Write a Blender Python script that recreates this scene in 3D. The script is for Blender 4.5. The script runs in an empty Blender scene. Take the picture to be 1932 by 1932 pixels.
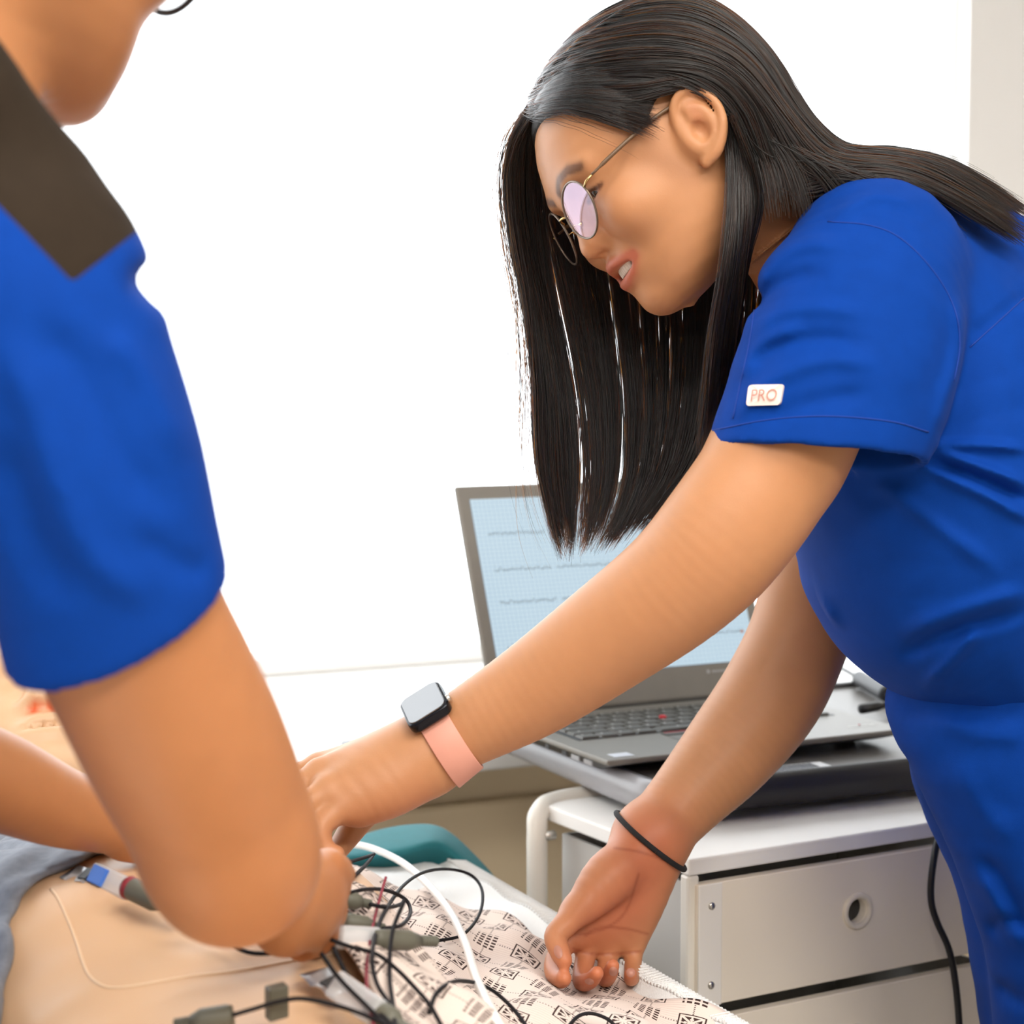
import bpy, math, random
import numpy as np
from mathutils import Vector, Matrix

random.seed(7)
RNG = np.random.default_rng(7)
SC = bpy.context.scene
COL = SC.collection

# ------------------------------------------------------------------ camera
F = 3800.0                                  # focal length in pixels of a 1932 x 1932 frame
CZ = 1.22                                   # camera height
PITCH = math.atan(316.0 / F)                # looking slightly down
cam_d = bpy.data.cameras.new('camera')
cam_d.sensor_fit = 'HORIZONTAL'
cam_d.sensor_width = 36.0
cam_d.lens = 36.0 * F / 1932.0
cam_d.clip_start = 0.05
cam_d.dof.use_dof = True
cam_d.dof.focus_distance = 1.58
cam_d.dof.aperture_fstop = 7.5
cam = bpy.data.objects.new('camera', cam_d)
COL.objects.link(cam)
cam.location = (0, 0, CZ)
cam.rotation_euler = (math.pi / 2 - PITCH, 0, 0)
SC.camera = cam

# ------------------------------------------------------------------ world and exposure
world = bpy.data.worlds.new('overcast_sky')
SC.world = world
world.use_nodes = True
bg = world.node_tree.nodes['Background']
bg.inputs['Color'].default_value = (0.93, 0.97, 1.0, 1)
bg.inputs['Strength'].default_value = 4.0
SC.view_settings.view_transform = 'Standard'
SC.view_settings.look = 'None'
SC.view_settings.gamma = 1.0
SC.view_settings.use_curve_mapping = False
SC.view_settings.exposure = 0.0
SC.cycles.use_denoising = True
SC.cycles.use_adaptive_sampling = True
SC.cycles.adaptive_threshold = 0.03
SC.cycles.use_light_tree = False
SC.cycles.max_bounces = 5
SC.cycles.diffuse_bounces = 3
SC.cycles.glossy_bounces = 3
SC.cycles.transmission_bounces = 4
SC.cycles.transparent_max_bounces = 12

# ------------------------------------------------------------------ frames of reference
AL = math.radians(25.0)                     # the room is turned 25 degrees to the lens
E1 = np.array([math.cos(AL), math.sin(AL), 0.0])      # along the window wall, to the right
E2 = np.array([-math.sin(AL), math.cos(AL), 0.0])     # towards the window wall
EZ = np.array([0.0, 0.0, 1.0])
CF = np.array([0, math.cos(PITCH), -math.sin(PITCH)])
CU = np.array([0, math.sin(PITCH), math.cos(PITCH)])
CAM = np.array([0, 0, CZ])

def RM(u, v, z):
    return u * E1 + v * E2 + z * EZ

def ray(px, py):
    return CF + np.array([1.0, 0, 0]) * (px - 966) / F + CU * (966 - py) / F

def W(px, py, Y):
    d = ray(px, py)
    return CAM + d * (Y / d[1])

def WZ(px, py, z):
    d = ray(px, py)
    return CAM + d * ((z - CZ) / d[2])

def pxm(p):
    """metres per pixel at a world point"""
    return float((np.asarray(p) - CAM) @ CF) / F

def project(P):
    q = np.asarray(P) - CAM
    z = q @ CF
    return np.stack([966 + F * q[..., 0] / z, 966 - F * (q @ CU) / z], -1)

# area lights: the ceiling panels of the room
def area(name, loc, size, power, colr):
    l = bpy.data.lights.new(name, 'AREA')
    l.shape = 'RECTANGLE'
    l.size, l.size_y = size
    l.energy = power
    l.color = colr
    o = bpy.data.objects.new(name, l)
    COL.objects.link(o)
    o.location = loc
    o.rotation_euler = (0, 0, AL)
    return o
CEIL_Z = 2.7
LAMPS = [(0.55, 0.2), (-0.9, 0.2), (0.55, -1.3), (-0.9, -1.3), (1.75, -0.6)]
for i, (lu, lv) in enumerate(LAMPS):
    area('ceiling_lamp_light', tuple(RM(lu, lv, CEIL_Z - 0.045)), (1.15, 0.55), 46 if lv < -1 else 22, (1.0, 0.94, 0.86))

# ------------------------------------------------------------------ object helpers
def link(name, me, parent=None, mats=None):
    o = bpy.data.objects.new(name, me)
    COL.objects.link(o)
    for m in (mats if isinstance(mats, (list, tuple)) else [mats] if mats else []):
        me.materials.append(m)
    if parent is not None:
        o.parent = parent
        if parent.parent is None:
            o.location = -Vector(parent.location)
    return o

def thing(name, label, cat, base=(0, 0, 0), group=None, kind=None):
    o = bpy.data.objects.new(name, None)
    COL.objects.link(o)
    o.location = tuple(base)
    o.empty_display_size = 0.05
    return tag(o, label, cat, group, kind)

def tag(o, label=None, cat=None, group=None, kind=None):
    if label: o['label'] = label
    if cat: o['category'] = cat
    if group: o['group'] = group
    if kind: o['kind'] = kind
    return o

def np_mesh(name, V, Fq, smooth=True):
    """mesh from a vertex array and an (n,k) face array"""
    me = bpy.data.meshes.new(name)
    V, Fq = compact(V, Fq)
    V = np.asarray(V, np.float32); Fq = np.asarray(Fq, np.int32)
    n, k = Fq.shape
    me.vertices.add(len(V)); me.vertices.foreach_set('co', V.ravel())
    me.loops.add(n * k); me.loops.foreach_set('vertex_index', Fq.ravel())
    me.polygons.add(n)
    me.polygons.foreach_set('loop_start', np.arange(0, n * k, k, dtype=np.int32))
    me.polygons.foreach_set('use_smooth', np.full(n, smooth))
    me.update(calc_edges=True)
    me.validate()
    return me

def compact(V, Q):
    """drop vertices that no face uses"""
    u, inv = np.unique(np.asarray(Q).ravel(), return_inverse=True)
    return np.asarray(V)[u], inv.reshape(np.asarray(Q).shape)

class MB:
    """collects simple shapes into one mesh"""
    def __init__(s):
        s.v = []; s.f = []; s.m = []; s.cur = 0
    def add(s, V, Fs):
        o = len(s.v)
        s.v += [tuple(map(float, p)) for p in V]
        for f in Fs:
            s.f.append(tuple(i + o for i in f)); s.m.append(s.cur)
        return s
    def box(s, c, hx, hy, hz):
        c, hx, hy, hz = map(np.asarray, (c, hx, hy, hz))
        V = [c + a * hx + b * hy + d * hz for a in (-1, 1) for b in (-1, 1) for d in (-1, 1)]
        return s.add(V, [(0, 1, 3, 2), (4, 6, 7, 5), (0, 4, 5, 1), (2, 3, 7, 6), (0, 2, 6, 4), (1, 5, 7, 3)])
    def rbox(s, u0, u1, v0, v1, z0, z1):
        return s.box(RM((u0 + u1) / 2, (v0 + v1) / 2, (z0 + z1) / 2), E1 * (u1 - u0) / 2, E2 * (v1 - v0) / 2, EZ * (z1 - z0) / 2)
    def tube(s, P, r, n=8, cap=True):
        P = [np.asarray(p, float) for p in P]
        R = r if hasattr(r, '__len__') else [r] * len(P)
        ref = None; rings = []
        for i, p in enumerate(P):
            t = P[min(i + 1, len(P) - 1)] - P[max(i - 1, 0)]
            t = t / (np.linalg.norm(t) + 1e-12)
            if ref is None:
                a = np.array([0, 0, 1.0]) if abs(t[2]) < .9 else np.array([1.0, 0, 0])
                ref = np.cross(t, a)
            ref = ref - t * (ref @ t); ref /= np.linalg.norm(ref) + 1e-12
            b = np.cross(t, ref)
            rings.append([p + R[i] * (math.cos(2 * math.pi * k / n) * ref + math.sin(2 * math.pi * k / n) * b) for k in range(n)])
        V = [q for g in rings for q in g]
        Fs = [(i * n + k, i * n + (k + 1) % n, (i + 1) * n + (k + 1) % n, (i + 1) * n + k) for i in range(len(P) - 1) for k in range(n)]
        if cap:
            Fs += [tuple(range(n))[::-1], tuple((len(P) - 1) * n + k for k in range(n))]
        return s.add(V, Fs)
    def lathe(s, c, ax, prof, n=24):
        c = np.asarray(c, float); ax = np.asarray(ax, float); ax = ax / np.linalg.norm(ax)
        a = np.array([0, 0, 1.0]) if abs(ax[2]) < .9 else np.array([1.0, 0, 0])
        x = np.cross(ax, a); x /= np.linalg.norm(x); y = np.cross(ax, x)
        V = [c + ax * h + r * (math.cos(2 * math.pi * k / n) * x + math.sin(2 * math.pi * k / n) * y) for r, h in prof for k in range(n)]
        Fs = [(i * n + k, i * n + (k + 1) % n, (i + 1) * n + (k + 1) % n, (i + 1) * n + k) for i in range(len(prof) - 1) for k in range(n)]
        return s.add(V, Fs)
    def prism(s, poly, d):
        P = [np.asarray(p, float) for p in poly]; d = np.asarray(d, float); n = len(P)
        return s.add(P + [p + d for p in P], [tuple(range(n))[::-1], tuple(range(n, 2 * n))] + [(i, (i + 1) % n, n + (i + 1) % n, n + i) for i in range(n)])
    def build(s, name, mats, parent=None, bevel=0, smooth=False, seg=2):
        me = bpy.data.meshes.new(name)
        used = sorted({i for f in s.f for i in f}); mp = {j: i for i, j in enumerate(used)}
        me.from_pydata([s.v[i] for i in used], [], [tuple(mp[i] for i in f) for f in s.f])
        import bmesh
        bm = bmesh.new(); bm.from_mesh(me)
        bmesh.ops.recalc_face_normals(bm, faces=bm.faces[:])
        bm.to_mesh(me); bm.free()
        me.polygons.foreach_set('material_index', s.m)
        if smooth:
            me.polygons.foreach_set('use_smooth', [True] * len(me.polygons))
        me.update()
        o = link(name, me, parent, mats)
        if bevel:
            b = o.modifiers.new('bevel', 'BEVEL'); b.width = bevel; b.segments = seg; b.limit_method = 'ANGLE'
        return o

def spline(P, n=8):
    """Catmull-Rom through the rows of P, n steps per span"""
    P = np.asarray(P, float)
    if len(P) < 3:
        t = np.linspace(0, 1, n + 1)[:, None]
        return P[0] * (1 - t) + P[1] * t
    Q = np.vstack([2 * P[0] - P[1], P, 2 * P[-1] - P[-2]])
    out = []
    for i in range(len(P) - 1):
        a, b, c, d = Q[i:i + 4]
        for k in range(n):
            t = k / n
            out.append(.5 * (2 * b + (c - a) * t + (2 * a - 5 * b + 4 * c - d) * t * t + (3 * b - a - 3 * c + d) * t ** 3))
    out.append(P[-1])
    return np.array(out)

# ------------------------------------------------------------------ materials
def mat(name, base, rough=.5, metal=0, noise=None, bump=None, sss=0, alpha=None, trans=0, coat=0, sheen=0, spec=.5, emis=None, ior=1.45, stretch=None):
    m = bpy.data.materials.new(name); m.use_nodes = True
    nt = m.node_tree; N = nt.nodes; L = nt.links
    b = N['Principled BSDF']
    b.inputs['Base Color'].default_value = (*base, 1)
    b.inputs['Roughness'].default_value = rough
    b.inputs['Metallic'].default_value = metal
    b.inputs['Specular IOR Level'].default_value = spec
    b.inputs['IOR'].default_value = ior
    b.inputs['Transmission Weight'].default_value = trans
    b.inputs['Coat Weight'].default_value = coat
    b.inputs['Sheen Weight'].default_value = sheen
    b.inputs['Sheen Roughness'].default_value = .4
    if emis:
        b.inputs['Emission Color'].default_value = (*emis[0], 1); b.inputs['Emission Strength'].default_value = emis[1]
    if sss:
        b.inputs['Subsurface Weight'].default_value = sss
        b.inputs['Subsurface Radius'].default_value = (1.0, .35, .2)
        b.inputs['Subsurface Scale'].default_value = .012
    if alpha is not None:
        b.inputs['Alpha'].default_value = alpha
    tc = N.new('ShaderNodeTexCoord')
    src = tc.outputs['Object']
    if stretch:
        mp = N.new('ShaderNodeMapping'); mp.inputs['Scale'].default_value = stretch
        L.new(src, mp.inputs['Vector']); src = mp.outputs['Vector']
    if noise:
        sc, amt = noise
        n = N.new('ShaderNodeTexNoise'); n.inputs['Scale'].default_value = sc; n.inputs['Detail'].default_value = 4
        L.new(src, n.inputs['Vector'])
        mx = N.new('ShaderNodeMix'); mx.data_type = 'RGBA'; mx.blend_type = 'MIX'
        lo = tuple(max(0, c * (1 - amt)) for c in base); hi = tuple(min(1, c * (1 + amt)) for c in base)
        mx.inputs['A'].default_value = (*lo, 1); mx.inputs['B'].default_value = (*hi, 1)
        L.new(n.outputs['Fac'], mx.inputs['Factor'])
        L.new(mx.outputs['Result'], b.inputs['Base Color'])
    if bump:
        sc, st, dist = bump
        n = N.new('ShaderNodeTexNoise'); n.inputs['Scale'].default_value = sc; n.inputs['Detail'].default_value = 3
        L.new(src, n.inputs['Vector'])
        bp = N.new('ShaderNodeBump'); bp.inputs['Strength'].default_value = st; bp.inputs['Distance'].default_value = dist
        L.new(n.outputs['Fac'], bp.inputs['Height']); L.new(bp.outputs['Normal'], b.inputs['Normal'])
    return m

def tinted(m, attr='tint'):
    """multiply the base colour by the vertex attribute 'tint' (lips, nails, palms)"""
    nt = m.node_tree; N = nt.nodes; L = nt.links
    b = N['Principled BSDF']
    a = N.new('ShaderNodeAttribute'); a.attribute_name = attr
    mx = N.new('ShaderNodeMix'); mx.data_type = 'RGBA'; mx.blend_type = 'MULTIPLY'; mx.inputs['Factor'].default_value = 1
    lk = b.inputs['Base Color'].links
    if lk:
        L.new(lk[0].from_socket, mx.inputs['A'])
    else:
        mx.inputs['A'].default_value = b.inputs['Base Color'].default_value
    L.new(a.outputs['Color'], mx.inputs['B'])
    L.new(mx.outputs['Result'], b.inputs['Base Color'])
    return m

def set_tint(me, C):
    at = me.attributes.new('tint', 'FLOAT_COLOR', 'POINT')
    D = np.ones((len(C), 4), np.float32); D[:, :3] = C
    at.data.foreach_set('color', D.ravel())

# ------------------------------------------------------------------ distance fields for soft shapes
def smin(a, b, k):
    h = np.maximum(k - np.abs(a - b), 0) / k
    return np.minimum(a, b) - h * h * k * .25

class Field:
    """ordered list of operations on a signed distance field"""
    def __init__(s):
        s.ops = []
    def op(s, mode, fn, lo, hi, k):
        s.ops.append((mode, fn, np.asarray(lo, float), np.asarray(hi, float), k)); return s
    def chain(s, nodes, k=.01, mode='+', sub=4, scale=None, axes=None):
        """smooth tapered tube through nodes (x,y,z,r); scale: 3 factors on the local axes about the nodes"""
        N = np.asarray(nodes, float)
        S = spline(N, sub) if sub > 1 else N
        M = np.eye(3) if scale is None else (np.eye(3) if axes is None else np.asarray(axes).T) @ np.diag(scale)
        A = S[:-1, :3] @ M; B = S[1:, :3] @ M; ra = np.maximum(S[:-1, 3], 1e-4); rb = np.maximum(S[1:, 3], 1e-4)
        BA = B - A; L2 = np.maximum((BA ** 2).sum(1), 1e-12)
        Mo = A.mean(0); A0 = A - Mo; AA = (A0 ** 2).sum(1); AB = (A0 * BA).sum(1); dr = rb - ra
        f4 = np.float32
        A4, B4, AA4, AB4, L4, dr4, ra4 = (x.astype(f4) for x in (A0, BA, AA, AB, L2, dr, ra))
        def multi(Q, ix):
            Q = Q.astype(f4)
            QQ = np.einsum('ij,ij->i', Q, Q)
            qb = Q @ B4[ix].T; qb -= AB4[ix]
            qa = Q @ A4[ix].T; qa *= f4(-2); qa += QQ[:, None]; qa += AA4[ix]
            t = qb / L4[ix]; np.clip(t, f4(0), f4(1), out=t)
            qb *= f4(-2); qb += t * L4[ix]; qb *= t; qa += qb
            np.maximum(qa, f4(0), out=qa); np.sqrt(qa, out=qa)
            t *= dr4[ix]; t += ra4[ix]; qa -= t
            return qa.min(1)
        al = np.arange(len(A)); smx = 1.0 if scale is None else max(1.0, max(scale))
        def fn(P, c=None, rad=0):
            Q = P @ M - Mo
            if c is not None and len(A) > 3:
                q = c @ M - A
                t = np.clip((q * BA).sum(1) / L2, 0, 1)
                d = np.sqrt(((q - t[:, None] * BA) ** 2).sum(1)) - (ra + (rb - ra) * t)
                return multi(Q, np.nonzero(d <= d.min() + 2.1 * rad * smx)[0])
            if len(Q) * len(A) < 400000: return multi(Q, al)
            st_ = max(1, 400000 // len(A))
            return np.concatenate([multi(Q[i:i + st_], al) for i in range(0, len(Q), st_)])
        def lower(c):
            q = c @ M - A
            t = np.clip((q * BA).sum(1) / L2, 0, 1)
            return (np.sqrt(((q - t[:, None] * BA) ** 2).sum(1)) - (ra + (rb - ra) * t)).min()
        smx = 1.0 if scale is None else max(1.0, max(scale))
        fn.lower = lower; fn.smx = smx
        rr = S[:, 3:4]
        if scale is not None: rr = rr / min(scale)
        return s.op(mode, fn, (S[:, :3] - rr).min(0), (S[:, :3] + rr).max(0), k)
    def pchain(s, nodes, k=.01, mode='+', grow=0.0, **kw):
        """chain from (px, py, Y, radius in px)"""
        N = []
        for px, py, Y, r in nodes:
            p = W(px, py, Y); N.append((*p, r * pxm(p) + grow))
        return s.chain(N, k, mode, **kw)
    def ell(s, c, rad, k=.01, mode='+', axes=None):
        c = np.asarray(c, float); rad = np.asarray(rad, float); A = np.eye(3) if axes is None else np.asarray(axes)
        def fn(P, cc=None, rd=0):
            q = (P - c) @ A
            k0 = np.sqrt(((q / rad) ** 2).sum(1)); k1 = np.sqrt(((q / rad ** 2) ** 2).sum(1)) + 1e-9
            return k0 * (k0 - 1) / k1
        m = rad.max()
        return s.op(mode, fn, c - m, c + m, k)
    def cut(s, p, n, k=.002, lo=None, hi=None):
        """remove the side of the plane that n points to"""
        p = np.asarray(p, float); n = np.asarray(n, float); n = n / np.linalg.norm(n)
        return s.op('-', lambda P, c=None, rd=0: -((P - p) @ n), (-9, -9, -9) if lo is None else lo, (9, 9, 9) if hi is None else hi, k)
    def fold(s, pix, amp, wpx, Yr, taper=True):
        """raise (amp>0) or press in (amp<0) a fold that follows a line on the side turned to -Y"""
        S = spline(np.asarray(pix, float), 5)
        a = S[:-1]; b = S[1:]; ba = b - a; L2 = (ba ** 2).sum(1) + 1e-9
        n = len(a)
        cor = np.array([W(x, y, Y) for x, y in ((S[:, 0].min() - 3 * wpx, S[:, 1].min() - 3 * wpx), (S[:, 0].max() + 3 * wpx, S[:, 1].max() + 3 * wpx)) for Y in Yr])
        def fn(P, c=None, rd=0):
            idx = range(n)
            if c is not None:
                pc = project(c); w = pc - a
                t = np.clip((w * ba).sum(1) / L2, 0, 1)
                d = np.sqrt(((w - t[:, None] * ba) ** 2).sum(1))
                rp_ = rd / pxm(c) * 1.05
                if d.min() > rp_ + 3 * wpx: return 0.0
                idx = np.nonzero(d <= d.min() + 2 * rp_)[0]
            q = project(P)
            best = np.full(len(P), 1e9); tt = np.zeros(len(P))
            for i in idx:
                w = q - a[i]; t = np.clip(w @ ba[i] / L2[i], 0, 1)
                d = ((w - t[:, None] * ba[i]) ** 2).sum(1)
                m = d < best
                best[m] = d[m]; tt[m] = (i + t[m]) / n
            e = np.exp(-best / wpx ** 2)
            if taper: e = e * np.clip(np.minimum(tt, 1 - tt) * 5, 0, 1)
            yw = np.clip((Yr[1] - P[:, 1]) / .02, 0, 1)
            return amp * e * yw
        lo = cor.min(0); hi = cor.max(0); lo[1] = Yr[0]; hi[1] = Yr[1]
        return s.op('d', fn, lo - .01, hi + .01, 0)
    def ripple(s, lo, hi, fn):
        return s.op('d', fn, lo, hi, 0)
    def val(s, P, c=None, rad=0, lo=None, hi=None):
        out = np.full(len(P), .5)
        for mode, fn, l, h, k in s.ops:
            if lo is not None and (np.any(l - k - .01 > hi) or np.any(h + k + .01 < lo)):
                continue
            if c is not None and hasattr(fn, 'lower'):
                lb = fn.lower(c) - rad * 1.02 * fn.smx
                if (mode == '+' and lb > out.max() + k) or (mode == '-' and lb > k - out.min()): continue
            d = fn(P, c, rad)
            if mode == '+': out = smin(out, d, k)
            elif mode == '-': out = -smin(-out, d, k)
            elif mode == '&': out = -smin(-out, -d, k)
            else: out = out - d
        return out
    def sub(s, other, k=.006):
        """union with another finished field"""
        pos = [(l, h) for m, f, l, h, kk in other.ops if m == '+']
        def fn(P, c=None, rd=0):
            if c is None: return other.val(P)
            e = rd / math.sqrt(3) * 1.05
            return other.val(P, c, rd, c - e, c + e)
        return s.op('+', fn, np.min([l for l, _ in pos], 0), np.max([h for _, h in pos], 0), k)
    def shell(s, other, t, p, n, k=.003):
        """hollow sleeve: other with thickness t, hollowed beyond the plane through p"""
        s.sub(other, .002)
        p = np.asarray(p, float); n = np.asarray(n, float) / np.linalg.norm(n)
        base = s.ops[-1]
        return s.op('-', lambda P, c=None, rd=0: np.maximum(base[1](P, c, rd) + t, -((P - p) @ n)), base[2], base[3], k)
    def hits(s, pix, t0=.7, t1=2.6):
        """first points of the surface under a list of picture points (nan where there is none)"""
        D = np.array([ray(x, y) for x, y in pix]); D /= np.linalg.norm(D, axis=1)[:, None]
        t = t0 / D[:, 1]; done = np.zeros(len(D), bool)
        for i in range(160):
            m = ~done & (t < t1)
            if not m.any(): break
            v = s.val(CAM + D[m] * t[m, None])
            ix = np.nonzero(m)[0]
            done[ix[v < 2e-4]] = True
            t[ix] += np.where(v < 2e-4, 0, np.maximum(v * .7, 2e-4))
        P = CAM + D * t[:, None]
        P[~done] = np.nan
        return P
    def mesh(s, name, h, keep=None, n=16, margin=1.3):
        pos = [(l, hh) for m, f, l, hh, k in s.ops if m == '+']
        lo = np.min([l for l, _ in pos], 0) - 2 * h; hi = np.max([hh for _, hh in pos], 0) + 2 * h
        if keep is not None:
            lo = np.maximum(lo, keep[0]); hi = np.minimum(hi, keep[1])
        nb = np.ceil((hi - lo) / (h * n)).astype(int)
        G = np.stack(np.meshgrid(*[np.arange(b) for b in nb], indexing='ij'), -1).reshape(-1, 3)
        cen = lo + (G + .5) * n * h
        rad = n * h * .5 * math.sqrt(3)
        act = np.zeros(len(G), bool)
        v = np.full(len(G), 9.)
        inb = np.zeros(len(G), bool)
        for l, hh in pos:
            inb |= np.all((cen > l - rad) & (cen < hh + rad), 1)
        v[inb] = s.val(cen[inb])
        act = np.abs(v) < rad * margin
        g = np.arange(n + 1)
        loc = np.stack(np.meshgrid(g, g, g, indexing='ij'), -1).reshape(-1, 3) * h
        dim = (nb * n + 4).astype(np.int64)
        KV = []; KK = []; QK = []
        co = [(0, 0, 0), (1, 0, 0), (0, 1, 0), (1, 1, 0), (0, 0, 1), (1, 0, 1), (0, 1, 1), (1, 1, 1)]
        ed = [(0, 1), (2, 3), (4, 5), (6, 7), (0, 2), (1, 3), (4, 6), (5, 7), (0, 4), (1, 5), (2, 6), (3, 7)]
        cof = np.array(co, float)
        for bi in np.nonzero(act)[0]:
            o = lo + G[bi] * n * h
            P = o + loc
            vals = s.val(P, cen[bi], rad, o, o + n * h)
            if vals.min() > 0 or vals.max() < 0: continue
            Vg = vals.reshape(n + 1, n + 1, n + 1); ins = Vg < 0
            cnt = sum(ins[a:n + a, b:n + b, c:n + c].astype(np.int8) for a, b, c in co)
            I, J, K = np.nonzero((cnt > 0) & (cnt < 8))
            cv = np.stack([Vg[I + a, J + b, K + c] for a, b, c in co], 1)
            acc = np.zeros((len(I), 3)); num = np.zeros(len(I))
            for a, b in ed:
                va, vb = cv[:, a], cv[:, b]
                m = (va < 0) != (vb < 0)
                t = va[m] / (va[m] - vb[m])
                acc[m] += cof[a] + t[:, None] * (cof[b] - cof[a]); num[m] += 1
            base = G[bi].astype(np.int64) * n + 1
            KV.append(o + (np.stack([I, J, K], 1) + acc / num[:, None]) * h)
            key = lambda i, j, k: ((base[0] + i) * dim[1] + base[1] + j) * dim[2] + base[2] + k
            KK.append(key(I, J, K))
            for ax in range(3):
                sl0 = [slice(0, n)] * 3; sl1 = list(sl0); sl1[ax] = slice(1, n + 1)
                a0 = ins[tuple(sl0)]; a1 = ins[tuple(sl1)]
                idx = np.stack(np.nonzero(a0 != a1), 1)
                if not len(idx): continue
                fl = a0[tuple(idx.T)]
                b_, c_ = (ax + 1) % 3, (ax + 2) % 3
                qs = []
                for db, dc in ((-1, -1), (0, -1), (0, 0), (-1, 0)):
                    q = idx.copy(); q[:, b_] += db; q[:, c_] += dc
                    qs.append(key(q[:, 0], q[:, 1], q[:, 2]))
                q = np.stack(qs, 1)
                q[~fl] = q[~fl][:, ::-1]
                QK.append(q)
        V = np.concatenate(KV); K = np.concatenate(KK); Q = np.concatenate(QK)
        so = np.argsort(K); K = K[so]; V = V[so]
        ix = np.searchsorted(K, Q); ix = np.minimum(ix, len(K) - 1)
        ok = np.all(K[ix] == Q, 1)
        Q = ix[ok]
        return V, Q

def relax(V, Q, it=1, lam=.5):
    for _ in range(it):
        acc = np.zeros_like(V); num = np.zeros(len(V))
        for a, b in ((0, 1), (1, 2), (2, 3), (3, 0)):
            np.add.at(acc, Q[:, a], V[Q[:, b]]); np.add.at(num, Q[:, a], 1)
            np.add.at(acc, Q[:, b], V[Q[:, a]]); np.add.at(num, Q[:, b], 1)
        V = V + lam * (acc / np.maximum(num, 1)[:, None] - V)
    return V

class Local:
    """a turned, moved and scaled copy of a Field's primitives: the head is modelled once in its own axes"""
    def __init__(s, field, R, O, sc=1.0):
        s.f = field; s.R = np.asarray(R, float); s.O = np.asarray(O, float); s.sc = sc
    def pt(s, q):
        return s.O + s.sc * (np.asarray(q, float) @ s.R.T)
    def inv(s, P):
        return (np.asarray(P) - s.O) @ s.R / s.sc
    def chain(s, nodes, k=.004, mode='+', sub=4):
        s.f.chain([(*s.pt(n[:3]), n[3] * s.sc) for n in nodes], k * s.sc, mode, sub)
    def ell(s, c, rad, k=.006, mode='+', axes=None):
        A = s.R if axes is None else s.R @ np.asarray(axes)
        s.f.ell(s.pt(c), np.asarray(rad) * s.sc, k * s.sc, mode, A)

def HR(pit, rol, yaw, base=((-1, 0, 0), (0, -1, 0), (0, 0, 1))):
    B = np.array(base, float).T
    cp, sp = math.cos(pit), math.sin(pit); cr, sr = math.cos(rol), math.sin(rol); cy, sy = math.cos(yaw), math.sin(yaw)
    return B @ np.array([[cp, 0, sp], [0, 1, 0], [-sp, 0, cp]]) @ np.array([[1, 0, 0], [0, cr, -sr], [0, sr, cr]]) @ np.array([[cy, -sy, 0], [sy, cy, 0], [0, 0, 1]])

# u, front, back, half width, centre of the oval
SL = np.array([
    (-.0960, .050, .034, .004, .044), (-.0935, .058, .020, .018, .042), (-.0890, .0650, .006, .029, .036), (-.080, .0695, -.012, .042, .028),
    (-.068, .0715, -.034, .052, .020), (-.055, .0725, -.054, .0585, .014), (-.040, .0730, -.068, .063, .008),
    (-.025, .0730, -.080, .0665, .003), (-.010, .0725, -.091, .069, 0), (.005, .0745, -.100, .0710, -.004),
    (.018, .0800, -.105, .0725, -.006), (.030, .0830, -.109, .0740, -.008), (.045, .0800, -.111, .0745, -.011),
    (.062, .0740, -.110, .0720, -.014), (.078, .0650, -.105, .0660, -.017), (.092, .0500, -.096, .0560, -.020),
    (.103, .0290, -.081, .0420, -.023), (.109, .0080, -.062, .0270, -.025), (.112, -.018, -.036, .007, -.027)])
SLD = None
def slices():
    global SLD
    if SLD is None:
        us = np.linspace(-.0960, .112, 417)
        SLD = (us, [np.interp(us, SL[:, 0], SL[:, i]) for i in range(1, 5)])
        ker = np.hanning(27); ker /= ker.sum()
        out = []
        for a in SLD[1]:
            p = np.pad(a, 13, mode='edge'); sm = np.convolve(p, ker, 'valid')
            w = np.clip(np.minimum(us - us[0], us[-1] - us) / .012, 0, 1)
            out.append(a * (1 - w) + sm * w)
        SLD = (us, out)
    return SLD

def head_base(q, grow=0.0):
    us, (fr, bk, wd, cc) = slices()
    def g(q):
        u = np.clip(q[:, 2], us[0], us[-1])
        a1 = np.interp(u, us, fr); a0 = np.interp(u, us, bk); b = np.interp(u, us, wd); c = np.interp(u, us, cc)
        f = q[:, 0] - c
        a = np.where(f > 0, a1 - c, c - a0)
        a = np.maximum(a, .004); b = np.maximum(b, .004)
        n = np.where(f > 0, 2.25, 2.1)
        val = (np.abs(f / a) ** n + np.abs(q[:, 1] / b) ** n) ** (1 / n)
        ov = np.abs(q[:, 2] - u)
        return (val - 1) * np.minimum(a, b) + ov
    v = g(q); e = 1e-3
    gr = np.zeros(len(q))
    for i in range(3):
        d = np.zeros(3); d[i] = e
        gr += ((g(q + d) - g(q - d)) / (2 * e)) ** 2
    return v / np.maximum(np.sqrt(gr), .35) - grow

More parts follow.
